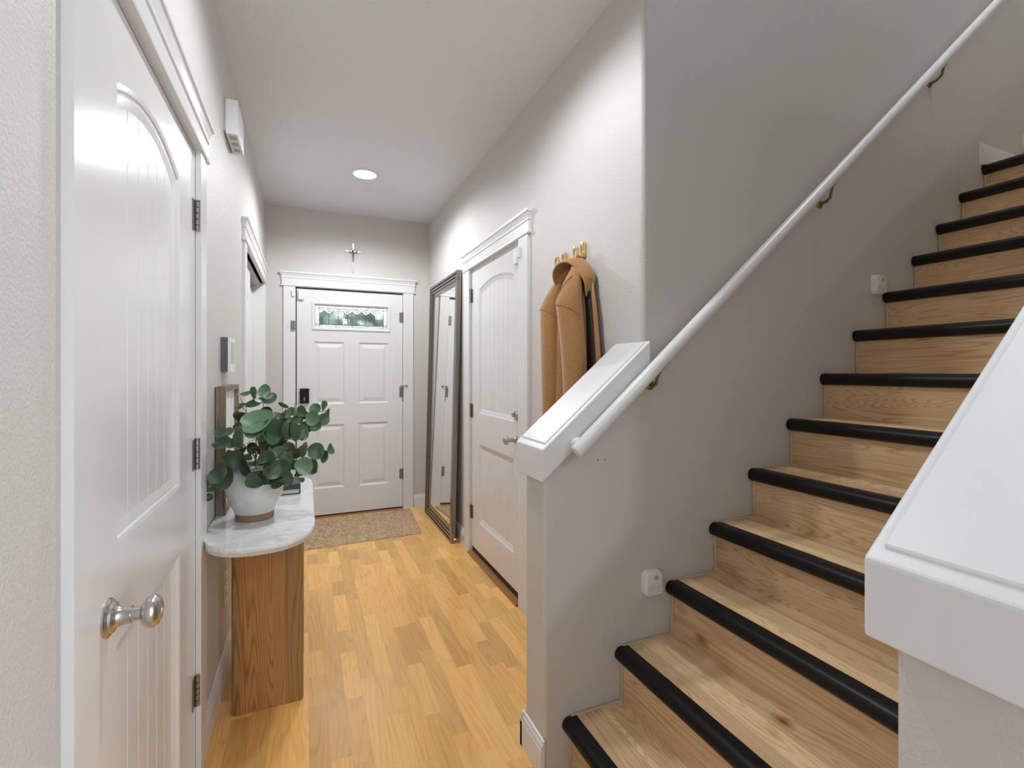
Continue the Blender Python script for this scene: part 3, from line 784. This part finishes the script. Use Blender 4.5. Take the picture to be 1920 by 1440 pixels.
for f in ((3, 2, 1, 0), (4, 5, 6, 7), (0, 1, 5, 4), (1, 2, 6, 5), (2, 3, 7, 6), (3, 0, 4, 7)): bm.faces.new([v[i] for i in f])
bmesh.ops.recalc_face_normals(bm, faces=bm.faces)
obj('mirror_glass', bm, M['mirror'], mi)

# door stop on the baseboard by the mirror
ds = thing('door_stop', (WR - .014, 3.44, .055), 'small spring door stop on the baseboard between mirror and right door', 'door stop')
tb = tube(bmesh.new(), [(WR - .014, 3.44, .055), (WR - .075, 3.44, .055)], .0035, 8)
lathe(tb, [(0, 0), (.012, 0), (.012, .004), (.005, .008), (0, .008)], (WR - .014, 3.44, .055), Vector((-1, 0, 0)), 14)
obj('rod', tb, M['nickel'], ds)
obj('tip', lathe(bmesh.new(), [(0, 0), (.008, 0), (.008, .012), (.006, .014), (0, .014)], (WR - .073, 3.44, .055), Vector((-1, 0, 0)), 14), M['plastic'], ds, smooth=True)

# ------------------------------------------------------------------ door mat
dm = thing('doormat', (.4, 4.2, 0), 'brown woven jute doormat in front of the front door', 'doormat')
nx, ny = 330, 230; W_, D_ = 1.02, .715
rf = Vector((.848, 3.832, 0)); du = Vector((-1, -.038, 0)); dv = Vector((.075, 1, 0))
vs = []; fs = []
for j in range(ny + 1):
    for i in range(nx + 1):
        u = i / nx * W_; v_ = j / ny * D_
        row = v_ / .0165; rr = row - math.floor(row); odd = int(math.floor(row)) % 2
        cc = u / .020 + (.5 if odd else 0) + (rr - .5) * (.7 if odd else -.7); cr = cc - math.floor(cc)
        h = .0045 + .0065 * math.sqrt(max(0, math.sin(PI * rr))) * (.35 + .65 * math.sqrt(max(0, math.sin(PI * cr)))) + random.uniform(0, .0008)
        edge = min(i, nx - i, j, ny - j)
        if edge == 0: h = .0005
        wob = .004 * math.sin(v_ * 70) if i in (0, nx) else 0
        p = rf + du * (u + wob) + dv * v_; vs.append((p.x - .4, p.y - 4.2, h))
for j in range(ny):
    for i in range(nx):
        a = j * (nx + 1) + i; fs.append((a, a + 1, a + nx + 2, a + nx + 1))
me = bpy.data.meshes.new('weave'); me.from_pydata(vs, [], fs); me.update()
for p_ in me.polygons: p_.use_smooth = True
link('weave', me, M['jute'], dm)

# ------------------------------------------------------------------ console table
TZ = .742
ct = thing('console_table', (-.15, 2.28, 0), 'console table with white marble top and chunky wooden legs against the left wall', 'table')
def top_outline(grow, n=18):
    xw = WL + .004; xr = .030 + grow; y0, y1 = 1.722 - grow, 2.850 + grow; cx = (xw + xr) / 2; a = (xr - xw) / 2; b = .225
    p = []
    for i in range(n + 1):
        t = PI + PI * i / n; s_, c_ = math.sin(t), math.cos(t)
        p.append((cx + a * math.copysign(abs(c_) ** .82, c_), y0 + b + b * math.copysign(abs(s_) ** .9, s_)))
    for i in range(n + 1):
        t = PI * i / n; s_, c_ = math.sin(t), math.cos(t)
        p.append((cx + a * math.copysign(abs(c_) ** .82, c_), y1 - b + b * math.copysign(abs(s_) ** .9, s_)))
    return p
def ringed(levels):
    bm = bmesh.new(); rows = []
    for g, z in levels: rows.append([bm.verts.new((x, y, z)) for x, y in top_outline(g)])
    for a, b in zip(rows, rows[1:]):
        for i in range(len(a)): j = (i + 1) % len(a); bm.faces.new((a[i], a[j], b[j], b[i]))
    bm.faces.new(rows[0][::-1]); bm.faces.new(rows[-1]); bmesh.ops.recalc_face_normals(bm, faces=bm.faces)
    return bm
obj('top', ringed([(-.004, TZ - .018), (-.001, TZ - .016), (0, TZ - .010), (-.001, TZ - .004), (-.004, TZ)]), M['marble'], ct, smooth=True)
obj('top_edge', ringed([(-.012, TZ - .030), (-.006, TZ - .028), (-.003, TZ - .022), (-.006, TZ - .018)]), M['marble_edge'], ct, smooth=True)
for y0 in (2.075, 2.40):
    p = [(x + (-.262 - .012) / 2 + .0, y + y0 + .03) for x, y in rrect(.250, .060, .016, 4)]
    bm = prism(bmesh.new(), p, 2, .001, TZ - .030)
    obj('leg', bm, M['mango'], ct, smooth=True, origin=(-.137, y0 + .03, .35))

# vase and eucalyptus
VC = Vector((-.182, 2.078, TZ))
va = thing('vase', VC, 'white glazed vase with bare clay foot holding the eucalyptus', 'vase')
obj('body', lathe(bmesh.new(), [(.0675, .026), (.0695, .030), (.084, .062), (.097, .098), (.1035, .132), (.1015, .162), (.090, .187), (.076, .199), (.070, .206), (.066, .208), (.062, .204), (.066, .196), (.080, .180), (.090, .150), (.088, .110), (.06, .04), (0, .035)], VC, seg=48), M['glaze'], va, smooth='all')
obj('foot', lathe(bmesh.new(), [(0, 0), (.062, 0), (.0655, .003), (.0665, .014), (.0668, .0265), (0, .0268)], VC, seg=48), M['clay'], va, smooth=True)

# leaf meshes: cupped round blades with a notch at the stalk
def leaf_mesh(k, elong, cup, wav):
    bm = bmesh.new(); n = 16; rings = 3
    cen = bm.verts.new((0, 0, 0)); rows = []
    for q in range(1, rings + 1):
        f = q / rings; row = []
        for i in range(n):
            t = 2 * PI * i / n - PI / 2
            r = f * (1 + .04 * math.sin(3 * t + k)); notch = 1 - .16 * f * math.exp(-((t + PI / 2) / .28) ** 2) - .16 * f * math.exp(-((t - 1.5 * PI) / .28) ** 2)
            x = r * math.cos(t) * notch; y = r * math.sin(t) * elong * notch
            z = cup * f * f + wav * f * f * math.sin(2 * t + k * 1.7) - .10 * (1 - abs(x)) * f * .3
            row.append(bm.verts.new((x, y, z)))
        rows.append(row)
    for i in range(n): bm.faces.new((cen, rows[0][i], rows[0][(i + 1) % n]))
    for a, b in zip(rows, rows[1:]):
        for i in range(n): j = (i + 1) % n; bm.faces.new((a[i], b[i], b[j], a[j]))
    me = bpy.data.meshes.new('leaf'); bm.to_mesh(me); bm.free()
    for p_ in me.polygons: p_.use_smooth = True
    return me
base_leaf = [leaf_mesh(k, e, c_, wv_) for k, (e, c_, wv_) in enumerate(((1.0, .34, .10), (1.08, .42, .16), (.95, .26, .18), (1.15, .38, .08)))]
leaf_var = {}
for key in ('leaf_dark', 'leaf_mid', 'leaf_pale', 'leaf_olive'):
    leaf_var[key] = []
    for me in base_leaf:
        m2 = me.copy(); m2.materials.append(M[key]); leaf_var[key].append(m2)

eu = thing('eucalyptus', (VC.x, VC.y, TZ + .19), 'bunch of silvery green eucalyptus stems standing in the white vase', 'plant')
# (a, b, ra, rb, tone, forward): frontal spread a (right), b (up) round the vase mouth in cm-like units, half sizes, depth offset
LV = [(365, 295, 62, 30, 'd', .02), (480, 265, 62, 66, 'm', .0), (575, 255, 62, 62, 'm', -.03), (615, 305, 46, 40, 'p', -.05), (600, 365, 100, 48, 'm', -.02), (790, 385, 52, 24, 'm', .03),
      (330, 415, 50, 40, 'd', .03), (440, 418, 85, 44, 'd', .01), (335, 500, 88, 52, 'd', -.02), (510, 488, 78, 34, 'd', .04), (500, 600, 138, 110, 'm', -.09), (640, 690, 62, 130, 'm', -.07),
      (330, 765, 90, 115, 'm', -.06), (480, 700, 105, 70, 'm', -.11), (560, 750, 62, 60, 'o', -.10), (720, 700, 72, 85, 'd', -.03), (690, 535, 60, 42, 'p', .03), (780, 590, 62, 52, 'p', .05), (790, 535, 60, 32, 'd', .06),
      (870, 500, 62, 45, 'm', .03), (935, 475, 34, 80, 'm', .01), (900, 590, 72, 50, 'm', .0), (835, 690, 34, 110, 'd', -.04), (940, 690, 78, 95, 'm', -.04), (900, 778, 95, 42, 'o', -.02), (1025, 640, 50, 70, 'd', .03), (1020, 525, 46, 40, 'd', .05),
      (1140, 450, 62, 60, 'm', .02), (1115, 545, 78, 78, 'm', -.01), (1145, 630, 62, 58, 'm', .0), (1215, 550, 54, 70, 'm', .03), (1245, 415, 40, 58, 'm', .04), (1285, 490, 46, 52, 'm', .03),
      (1140, 910, 64, 84, 'm', .0), (1215, 920, 24, 70, 'd', .02), (1255, 980, 56, 62, 'm', .02), (1283, 890, 24, 56, 'm', .04), (1040, 900, 22, 84, 'd', -.02), (1010, 1080, 84, 92, 'm', -.03), (1140, 1065, 56, 76, 'o', .0),
      (955, 1175, 50, 36, 'd', -.02), (1095, 1150, 46, 30, 'o', .02), (985, 912, 50, 28, 'p', .05), (850, 870, 56, 58, 'm', .02), (730, 920, 60, 60, 'p', -.02), (690, 895, 72, 44, 'd', .02), (900, 955, 64, 44, 'o', .0), (825, 1000, 62, 60, 'm', -.03), (880, 1060, 52, 42, 'm', -.02),
      (600, 1000, 92, 70, 'd', -.10), (660, 1010, 60, 84, 'd', -.12), (640, 1120, 52, 90, 'd', -.13), (760, 1090, 76, 68, 'd', -.08), (812, 1210, 64, 66, 'd', -.06), (680, 1240, 72, 48, 'd', -.09), (540, 1205, 72, 46, 'd', -.12), (460, 1225, 88, 86, 'd', -.13),
      (500, 1110, 72, 36, 'p', -.12), (400, 1080, 70, 92, 'd', -.10), (240, 1010, 100, 108, 'd', -.08), (230, 1190, 105, 96, 'd', -.10), (130, 1080, 50, 60, 'd', -.03), (150, 1165, 34, 62, 'd', -.04), (40, 1185, 66, 78, 'd', -.05), (0, 1245, 52, 60, 'd', -.06),
      (-42, 1418, 36, 38, 'd', -.05), (100, 715, 60, 42, 'd', .01), (160, 715, 62, 40, 'd', -.02), (100, 850, 92, 50, 'd', -.03), (235, 845, 62, 50, 'd', -.04), (330, 925, 66, 42, 'd', -.03), (380, 990, 52, 26, 'd', -.09),
      (420, 560, 60, 70, 'm', .05), (600, 470, 60, 50, 'd', .07), (700, 620, 60, 60, 'd', .08), (560, 900, 60, 50, 'd', .05), (780, 800, 50, 44, 'd', .06), (450, 880, 60, 60, 'd', .06), (300, 640, 56, 50, 'd', .05), (620, 820, 60, 60, 'd', .03)]
TONE = {'d': 'leaf_dark', 'm': 'leaf_mid', 'p': 'leaf_pale', 'o': 'leaf_olive'}
EX = Vector((math.cos(YAW), -math.sin(YAW), 0)); EZ = Vector((0, 0, 1)); EF = Vector((math.sin(YAW), math.cos(YAW), 0))
# the bunch is described on the upright plane through the vase, seen along the hall: centre (452,1230) of the sheet is the mouth
UNIT = .00208 / 6
def sheet(a, b, f):
    p = VC + EZ * .2 + EX * ((a - 468) * UNIT) + EZ * ((1066 - b) * UNIT)
    # leaves nearer or farther keep the spread of the bunch
    k = 1 + f / 1.88
    o = Vector((0, 0, CAM_H)); return o + (p - o) * k
rl = random.Random(5)
LV += [(a + rl.uniform(-45, 45), b + rl.uniform(-35, 45), ra * .8, rb * rl.uniform(.6, .95), rl.choice('ddmo'), f + .03) for (a, b, ra, rb, tn, f) in LV[8:70] if rl.random() < .5 and 200 < a < 1000]
ends = [((575, 300), -.02), ((340, 440), .01), ((110, 760), -.01), ((30, 1215), -.05), ((500, 640), -.08), ((800, 480), .05), ((1250, 470), .03), ((930, 640), -.02), ((1240, 950), .02), ((1010, 1090), -.02), ((640, 1150), -.13), ((440, 1200), -.13), ((230, 1120), -.09), ((850, 940), 0.0), ((-42, 1400), -.05), ((800, 1190), -.06)]
mouth = VC + EZ * .195
def clear_r(p, mn):
    q = Vector((p.x - VC.x, p.y - VC.y, 0)); zr = p.z - VC.z
    if zr < .215 and q.length < mn: q = (q.normalized() if q.length > 1e-4 else Vector((0, -1, 0))) * mn
    return Vector((VC.x + q.x, VC.y + q.y, p.z))
stems = []
for (e, f) in ends:
    p1 = sheet(e[0], e[1], f); p0 = mouth + Vector((rl.uniform(-.03, .03), rl.uniform(-.03, .03), -.05))
    lift = max(.04, (p1 - p0).length * .32)
    c1 = p0 + Vector((0, 0, lift + .04)) + (p1 - p0) * .15; c2 = p1 + Vector((0, 0, lift * .6)) - (p1 - p0) * .25
    cv = []
    for i in range(13):
        t = i / 12; pq = ((1 - t) ** 3 * p0 + 3 * (1 - t) ** 2 * t * c1 + 3 * (1 - t) * t * t * c2 + t ** 3 * p1)
        rq = math.hypot(pq.x - VC.x, pq.y - VC.y)
        if i <= 7 and rq > .046: pq.z = max(pq.z, VC.z + .228)
        elif i > 7: pq = clear_r(pq, .128)
        pq.x = max(pq.x, WL + .045)
        if i > 5 and pq.z < VC.z + .22 and math.hypot(pq.x - VC.x, pq.y - VC.y) < .127: pq.y = VC.y - math.sqrt(max(0, .128 ** 2 - (pq.x - VC.x) ** 2))
        cv.append(pq)
    stems.append({'pts': cv, 'bm': tube(bmesh.new(), cv, [.0028 - .0016 * i / 12 for i in range(13)], 6), 'leaves': []})
for (a, b, ra, rb, tn, f) in LV:
    f += rl.uniform(-.015, .015)
    R0 = max(ra, rb) * UNIT
    while sheet(a, b, f).x < WL + .05 + R0 * .8 and f > -.2: f -= .02
    c = clear_r(sheet(a, b, f), .138 + R0 * .45); R_ = max(ra, rb) * UNIT * (1 + f / 1.88) * 1.10
    asp = min(ra, rb) / max(ra, rb); tilt = math.acos(min(.97, max(.2, asp)))
    # blade normal: towards the room, tipped up or aside
    s = 1 if rl.random() < .75 else -1
    if ra >= rb: nv = -EF * math.cos(tilt) + EZ * math.sin(tilt) * s
    else: nv = -EF * math.cos(tilt) + EX * math.sin(tilt) * (1 if rl.random() < .5 else -1)
    nz = .25 if max(ra, rb) > 95 else 1; nv = (nv + nz * Vector((rl.uniform(-.3, .3), rl.uniform(-.3, .3), rl.uniform(-.15, .35)))).normalized()
    best = min(((c - q).length, k, i) for k, s_ in enumerate(stems) for i, q in enumerate(s_['pts']) if i > 3)
    stm = stems[best[1]]; q = stm['pts'][best[2]]
    yv = (c - q); yv = yv - nv * yv.dot(nv)
    if yv.length < 1e-4: yv = EZ.copy()
    yv.normalize(); xv = yv.cross(nv).normalized()
    rot = Matrix((xv, yv, nv)).transposed().to_4x4()
    stalk = c - yv * R_ * .85
    tube(stm['bm'], [q, (q + stalk) / 2 + EZ * .004, stalk], [.0013, .001, .001], 5)
    stm['leaves'].append((c, rot, R_, leaf_var[TONE[tn]][rl.randrange(4)]))
for s_ in stems:
    so = obj('stem', s_['bm'], M['stem'], eu, smooth=True)
    for c, rot, R_, me in s_['leaves']:
        o = link('leaf', me, None, so)
        o.matrix_local = Matrix.Translation(c - eu.location) @ rot @ Matrix.Diagonal((R_, R_, R_, 1))

# picture frame, book
pf = thing('picture_frame', (-.305, 2.34, TZ), 'brown wooden picture frame with white print behind the vase', 'picture frame')
fx0, fx1 = WL + .003, WL + .036; fy0, fy1, fz1 = 2.150, 2.560, TZ + .500
bm = bmesh.new(); tk = .020
for a, b in (((fx0, fy0, TZ), (fx1, fy0 + tk, fz1)), ((fx0, fy1 - tk, TZ), (fx1, fy1, fz1)), ((fx0, fy0 + tk, TZ), (fx1, fy1 - tk, TZ + tk)), ((fx0, fy0 + tk, fz1 - tk), (fx1, fy1 - tk, fz1))): box(bm, a, b)
obj('frame', bm, M['frame_wood'], pf, bevel=.0012, seg=1)
def m_print():
    m = mat('pale_watercolour_print', (.85, .85, .86), .5); b = m.node_tree.nodes['Principled BSDF']
    tc = N(m, 'ShaderNodeTexCoord'); mp = N(m, 'ShaderNodeMapping'); mp.inputs['Scale'].default_value = (1, 3, 1.2); n = N(m, 'ShaderNodeTexNoise'); n.inputs['Scale'].default_value = 9; n.inputs['Detail'].default_value = 4
    L(m, tc.outputs['Object'], mp.inputs[0]); L(m, mp.outputs[0], n.inputs[0]); r = ramp(m, [(.35, (.62, .63, .68)), (.5, (.84, .84, .86)), (.7, (.88, .88, .88))]); L(m, n.outputs[0], r.inputs[0]); L(m, r.outputs[0], b.inputs['Base Color']); return m
obj('print', B(((fx0 + .004, fy0 + tk, TZ + tk), (fx0 + .016, fy1 - tk, fz1 - tk))), m_print(), pf)

bk = thing('book', (-.13, 2.48, TZ), 'dark grey clothbound book lying on the marble top behind the vase', 'book')
def rotb(bm, c, ang):
    bmesh.ops.rotate(bm, verts=bm.verts, cent=c, matrix=Matrix.Rotation(ang, 3, 'Z')); return bm
bc = Vector((-.13, 2.48, TZ)); bx0, bx1, by0, by1 = -.235, -.030, 2.395, 2.565
obj('cover', rotb(B(((bx0, by0, TZ + .001), (bx1, by1, TZ + .004)), ((bx0, by0, TZ + .042), (bx1, by1, TZ + .046)), ((bx0, by1 - .004, TZ + .001), (bx1, by1, TZ + .046)), ((bx1 - .003, by0, TZ + .001), (bx1, by1, TZ + .046))), bc, .05), M['book'], bk)
obj('pages', rotb(B(((bx0 + .004, by0 + .004, TZ + .004), (bx1 - .005, by1 - .005, TZ + .022))), bc, .05), M['pages'], bk)
obj('upper_cover', rotb(B(((bx0 + .004, by0 + .0015, TZ + .022), (bx1 - .004, by1 - .005, TZ + .042))), bc, .05), M['book'], bk)
bm = bmesh.new()
for k in range(9):
    for r_ in range(2):
        xx = -.150 + k * .009; yy = 2.47 - r_ * .012
        box(bm, (xx, yy, TZ + .0458), (xx + .003, yy + .004, TZ + .0464))
obj('lettering', bm, M['silver_ink'], bk)

# ------------------------------------------------------------------ small fittings on the left wall
ch = thing('door_chime', (WL, 2.47, 2.37), 'white vented door chime box high on the left wall', 'door chime')
obj('base_plate', B(((WL, 2.36, 2.33), (WL + .008, 2.60, 2.475))), M['plastic_shade'], ch)
o = obj('cover', B(((WL + .008, 2.37, 2.322), (WL + .052, 2.59, 2.470))), M['plastic'], ch, bevel=.004)
for k in range(3):
    y = 2.39 + k * .065
    obj('vent_slot', B(((WL + .018, y, 2.3205), (WL + .044, y + .038, 2.3235))), M['plastic_shade'], ch)

kp = thing('alarm_keypad', (WL, 2.36, 1.37), 'wall keypad with white face and grey screen above the picture frame', 'keypad')
obj('back_case', B(((WL, 2.290, 1.300), (WL + .026, 2.44, 1.443))), M['keypad_back'], kp, bevel=.006, seg=3, smooth=True)
obj('face', B(((WL + .026, 2.290, 1.300), (WL + .034, 2.44, 1.443))), M['plastic'], kp, bevel=.003)
obj('screen', B(((WL + .034, 2.305, 1.335), (WL + .0345, 2.42, 1.425))), M['screen'], kp)

ol = thing('wall_outlet', (WL, 2.40, .375), 'white outlet plate low on the left wall behind the console table', 'outlet')
obj('plate', B(((WL, 2.345, .305), (WL + .007, 2.42, .445))), M['plastic'], ol, bevel=.003)
for z in (.345, .405):
    s_ = obj('socket', B(((WL + .006, 2.365, z - .016), (WL + .0095, 2.40, z + .016))), M['plastic'], ol, bevel=.002)
    obj('slot', B(((WL + .009, 2.374, z - .006), (WL + .0098, 2.377, z + .006)), ((WL + .009, 2.388, z - .006), (WL + .0098, 2.391, z + .006))), M['blackp'], s_)

# contact sensors on the front door and the right door
def sensor(name, wall, face, u, z, s, label, um):
    P = mapper(wall, face); r = thing(name, P(u, z, 0), label, 'door sensor', 'door contact sensors')
    obj('body', pbox(P, u - .022, u + .022, z - .05, z + .035, 0, -.024), M['plastic'], r, bevel=.008, seg=3, smooth=True)
    obj('magnet', pbox(P, um - .010, um + .010, z - .028, z + .028, -.001, -.016), M['plastic'], r, bevel=.004, seg=2, smooth=True)
sensor('door_sensor', 'F', WF + .007, -.045, 1.985, 1, 'white contact sensor at the top corner of the front door', -.096 + -.012)
bpy.data.objects['door_sensor'].children[1].location.y -= .022
sensor('door_sensor', 'R', WR + .005, 2.470, 1.955, 1, 'white contact sensor at the top corner of the right door', 2.405)
[c_ for c_ in bpy.data.objects['door_sensor.001'].children if c_.name.startswith('magnet')][0].location.x -= .021

# crucifix above the front door
cr = thing('crucifix', (.39, WF, 2.33), 'slim silver crucifix on the wall above the front door', 'crucifix')
silver = mat('polished_silver', (.62, .61, .59), .2, 1.0)
bm = bmesh.new(); prism(bm, [(.386, 2.208), (.394, 2.208), (.393, 2.40), (.396, 2.470), (.384, 2.470), (.387, 2.40)], 1, WF - .012, WF - .004)
obj('upright', bm, silver, cr, bevel=.001, seg=1)
bm = bmesh.new(); prism(bm, [(.325, 2.395), (.39, 2.391), (.457, 2.393), (.457, 2.401), (.39, 2.399), (.325, 2.403)], 1, WF - .013, WF - .005)
obj('crossbar', bm, silver, cr)
tb = tube(bmesh.new(), [(.39, WF - .022, 2.388), (.389, WF - .023, 2.365), (.392, WF - .021, 2.335), (.39, WF - .020, 2.302)], [.008, .0075, .006, .003], 8)
tube(tb, [(.352, WF - .019, 2.401), (.372, WF - .022, 2.390), (.39, WF - .022, 2.384), (.408, WF - .022, 2.390), (.428, WF - .019, 2.401)], [.0026, .0036, .005, .0036, .0026], 8)
bmesh.ops.create_uvsphere(tb, u_segments=10, v_segments=8, radius=.0095, matrix=Matrix.Translation((.388, WF - .024, 2.402)))
box(tb, (.388, WF - .018, 2.300), (.392, WF - .008, 2.304)); box(tb, (.388, WF - .02, 2.385), (.392, WF - .008, 2.39))
obj('figure', tb, mat('dark_silver', (.30, .29, .28), .3, 1.0), cr, smooth=True)

# ------------------------------------------------------------------ brass hooks and the coat
def hook(y, z, label):
    r = thing('wall_hook', (WR, y, z), label, 'coat hook', 'brass coat hooks on the right wall')
    bm = bmesh.new(); pr = [(y + a, z + .004 + b) for a, b in rrect(.034, .074, .0168, 7)]
    prism(bm, pr, 0, WR - .012, WR - .0005); obj('back_plate', bm, M['brass'], r, bevel=.003, seg=3, smooth=True)
    bm = bmesh.new(); pr = [(y + a, z - .010 + b) for a, b in rrect(.034, .052, .0168, 7)]
    prism(bm, pr, 0, WR - .048, WR - .036); obj('front_plate', bm, M['brass'], r, bevel=.003, seg=3, smooth=True)
    tb = tube(bmesh.new(), [(WR - .006, y, z - .012), (WR - .012, y, z - .021), (WR - .024, y, z - .025), (WR - .036, y, z - .022), (WR - .042, y, z - .014)], [(.014, .010)] * 5, 14)
    obj('arm', tb, M['brass'], r, smooth=True)
    return r
hook(1.925, 1.806, 'empty brass coat hook between right door and coat')
hook(1.762, 1.815, 'brass coat hook the camel coat hangs from')

coat = thing('coat', (1.03, 1.77, .78), 'camel brown wool coat with hood hanging from the brass hook', 'coat')
def loft(name, rows, m, parent, seg=20, sub=1):
    """rows: (x, y, z, r_along_wall, r_out, fold) ellipses stacked downwards"""
    bm = bmesh.new(); rings = []
    for (x, y, z, ry, rx, fo) in rows:
        rings.append([bm.verts.new((x + rx * (1 + fo * math.sin(3 * t + z * 6)) * math.cos(t), y + ry * (1 + fo * math.cos(4 * t - z * 5)) * math.sin(t), z)) for t in [2 * PI * k / seg for k in range(seg)]])
    for a, b in zip(rings, rings[1:]):
        for k in range(seg): bm.faces.new((a[k], a[(k + 1) % seg], b[(k + 1) % seg], b[k]))
    bm.faces.new(rings[0][::-1]); bm.faces.new(rings[-1]); bmesh.ops.recalc_face_normals(bm, faces=bm.faces)
    o = obj(name, bm, m, parent, smooth='all')
    md = o.modifiers.new('sub', 'SUBSURF'); md.levels = sub; md.render_levels = sub
    return o
# body behind the sleeves
loft('body', [(1.045, 1.765, 1.745, .020, .016, 0), (1.045, 1.770, 1.70, .055, .030, 0), (1.045, 1.775, 1.62, .100, .038, .03), (1.044, 1.785, 1.50, .120, .040, .06), (1.042, 1.795, 1.30, .125, .042, .10), (1.040, 1.80, 1.10, .130, .044, .13), (1.038, 1.805, .80, .140, .046, .15)], M['camel'], coat, 28)
# far sleeve
sl1 = loft('sleeve', [(x_, y_ - .022, *q_) for x_, y_, *q_ in [(1.030, 1.795, 1.745, .012, .012, 0), (1.006, 1.835, 1.690, .030, .026, 0), (.990, 1.868, 1.630, .044, .036, 0), (.9805, 1.885, 1.584, .0535, .0415, 0), (.980, 1.886, 1.575, .055, .043, 0), (.978, 1.884, 1.53, .054, .043, .01), (.976, 1.874, 1.40, .052, .043, .02), (.976, 1.868, 1.25, .050, .042, .03), (.978, 1.868, 1.05, .048, .040, .02), (.980, 1.868, .84, .046, .038, .0)]], M['camel'], coat)
# near sleeve
sl2 = loft('sleeve', [(x_, y_ - .008, *q_) for x_, y_, *q_ in [(1.020, 1.722, 1.742, .012, .012, 0), (1.000, 1.705, 1.690, .032, .030, 0), (.982, 1.700, 1.630, .048, .044, 0), (.9725, 1.700, 1.585, .0565, .0515, 0), (.972, 1.700, 1.575, .058, .053, 0), (.974, 1.692, 1.53, .057, .051, .01), (.982, 1.684, 1.42, .056, .050, .02), (.990, 1.680, 1.30, .056, .049, .02), (.995, 1.680, 1.15, .054, .048, .02), (.998, 1.682, .88, .050, .044, .0)]], M['camel'], coat)
# centre fold between the sleeves
loft('fold', [(1.010, 1.80, 1.66, .022, .018, 0), (1.004, 1.800, 1.50, .034, .024, 0), (1.000, 1.800, 1.30, .040, .028, .05), (.998, 1.800, 1.10, .044, .032, .08), (.996, 1.80, .80, .048, .034, .1)], M['camel'], coat)
# shoulder seams: raised welts
def seam(rows, z0, z1, t0, t1, parent):
    pts = []
    for i in range(15):
        f = i / 14; z = z0 + (z1 - z0) * f + .014 * math.sin(PI * f); t = t0 + (t1 - t0) * f
        for a, b in zip(rows, rows[1:]):
            if b[2] <= z <= a[2]:
                k = (a[2] - z) / (a[2] - b[2]); q = [a[n] + (b[n] - a[n]) * k for n in range(5)]
                pts.append((q[0] + q[4] * math.cos(t), q[1] + q[3] * math.sin(t), z)); break
    obj('seam', tube(bmesh.new(), pts, .0022, 6), M['camel'], parent, smooth=True)
SA = [(1.006, 1.813, 1.690, .030, .026), (.990, 1.846, 1.630, .044, .036), (.980, 1.864, 1.577, .054, .042), (.978, 1.862, 1.53, .054, .043), (.976, 1.852, 1.40, .052, .043)]
SB = [(1.000, 1.697, 1.690, .032, .030), (.982, 1.692, 1.630, .048, .044), (.972, 1.692, 1.577, .057, .052), (.974, 1.684, 1.53, .057, .051), (.982, 1.676, 1.42, .056, .050)]
seam(SA, 1.572, 1.535, 2.1, 4.6, sl1); seam(SB, 1.572, 1.525, 2.1, 5.0, sl2)
seam(SB, 1.685, 1.58, 3.9, 2.6, sl2)
# front edge hanging open at the wall, with a dark slab for lining and painted inner shadow
bm = bmesh.new(); tube(bm, [(1.058, 1.655, 1.655), (1.060, 1.645, 1.56), (1.062, 1.632, 1.42), (1.064, 1.618, 1.28), (1.066, 1.608, 1.14), (1.068, 1.60, .82)], [(.010, .004), (.022, .006), (.027, .007), (.029, .008), (.031, .009), (.034, .010)], 14, up=Vector((1, 0, 0)))
obj('front_panel', bm, M['camel'], coat, smooth='all')
bm = bmesh.new(); tube(bm, [(1.052, 1.690, 1.70), (1.054, 1.676, 1.56), (1.056, 1.664, 1.42), (1.058, 1.655, 1.28), (1.060, 1.648, 1.14), (1.060, 1.64, .84)], [(.020, .012), (.032, .014), (.036, .016), (.040, .018), (.042, .018), (.044, .018)], 14, up=Vector((1, 0, 0)))
obj('lining_shadow', bm, M['lining_shadow'], coat, smooth='all')
# hood draped over the hook
hp = [(.992, 1.806, 1.700), (.986, 1.802, 1.728), (.990, 1.794, 1.750), (1.006, 1.774, 1.768), (1.028, 1.752, 1.778), (1.040, 1.720, 1.772), (1.046, 1.690, 1.745), (1.050, 1.662, 1.712), (1.052, 1.650, 1.682), (1.050, 1.655, 1.648), (1.048, 1.662, 1.625)]
bm = bmesh.new(); rows = []
pv = [Vector(p) for p in hp]
wdt = [.020, .034, .048, .056, .056, .052, .046, .040, .032, .024, .010]
for i, p in enumerate(pv):
    t = (pv[min(i + 1, len(pv) - 1)] - pv[max(i - 1, 0)]).normalized()
    out = Vector((-1, 0, 0)) - t * Vector((-1, 0, 0)).dot(t); out.normalize(); nn = t.cross(out).normalized()
    if nn.z < 0 and 2 < i < 7: nn = -nn
    row = []
    for k in range(9):
        s = k / 8 * 2 - 1
        row.append(bm.verts.new(p + out * (s * wdt[i] * .8 + .004) - EZ * (s * s * .010 + max(0, s) * .020)))
    rows.append(row)
for a, b in zip(rows, rows[1:]):
    for k in range(8): bm.faces.new((a[k], a[k + 1], b[k + 1], b[k]))
o = obj('hood', bm, M['camel'], coat, smooth='all')
md = o.modifiers.new('thick', 'SOLIDIFY'); md.thickness = .008; md.offset = 0
md = o.modifiers.new('sub', 'SUBSURF'); md.levels = 2; md.render_levels = 2
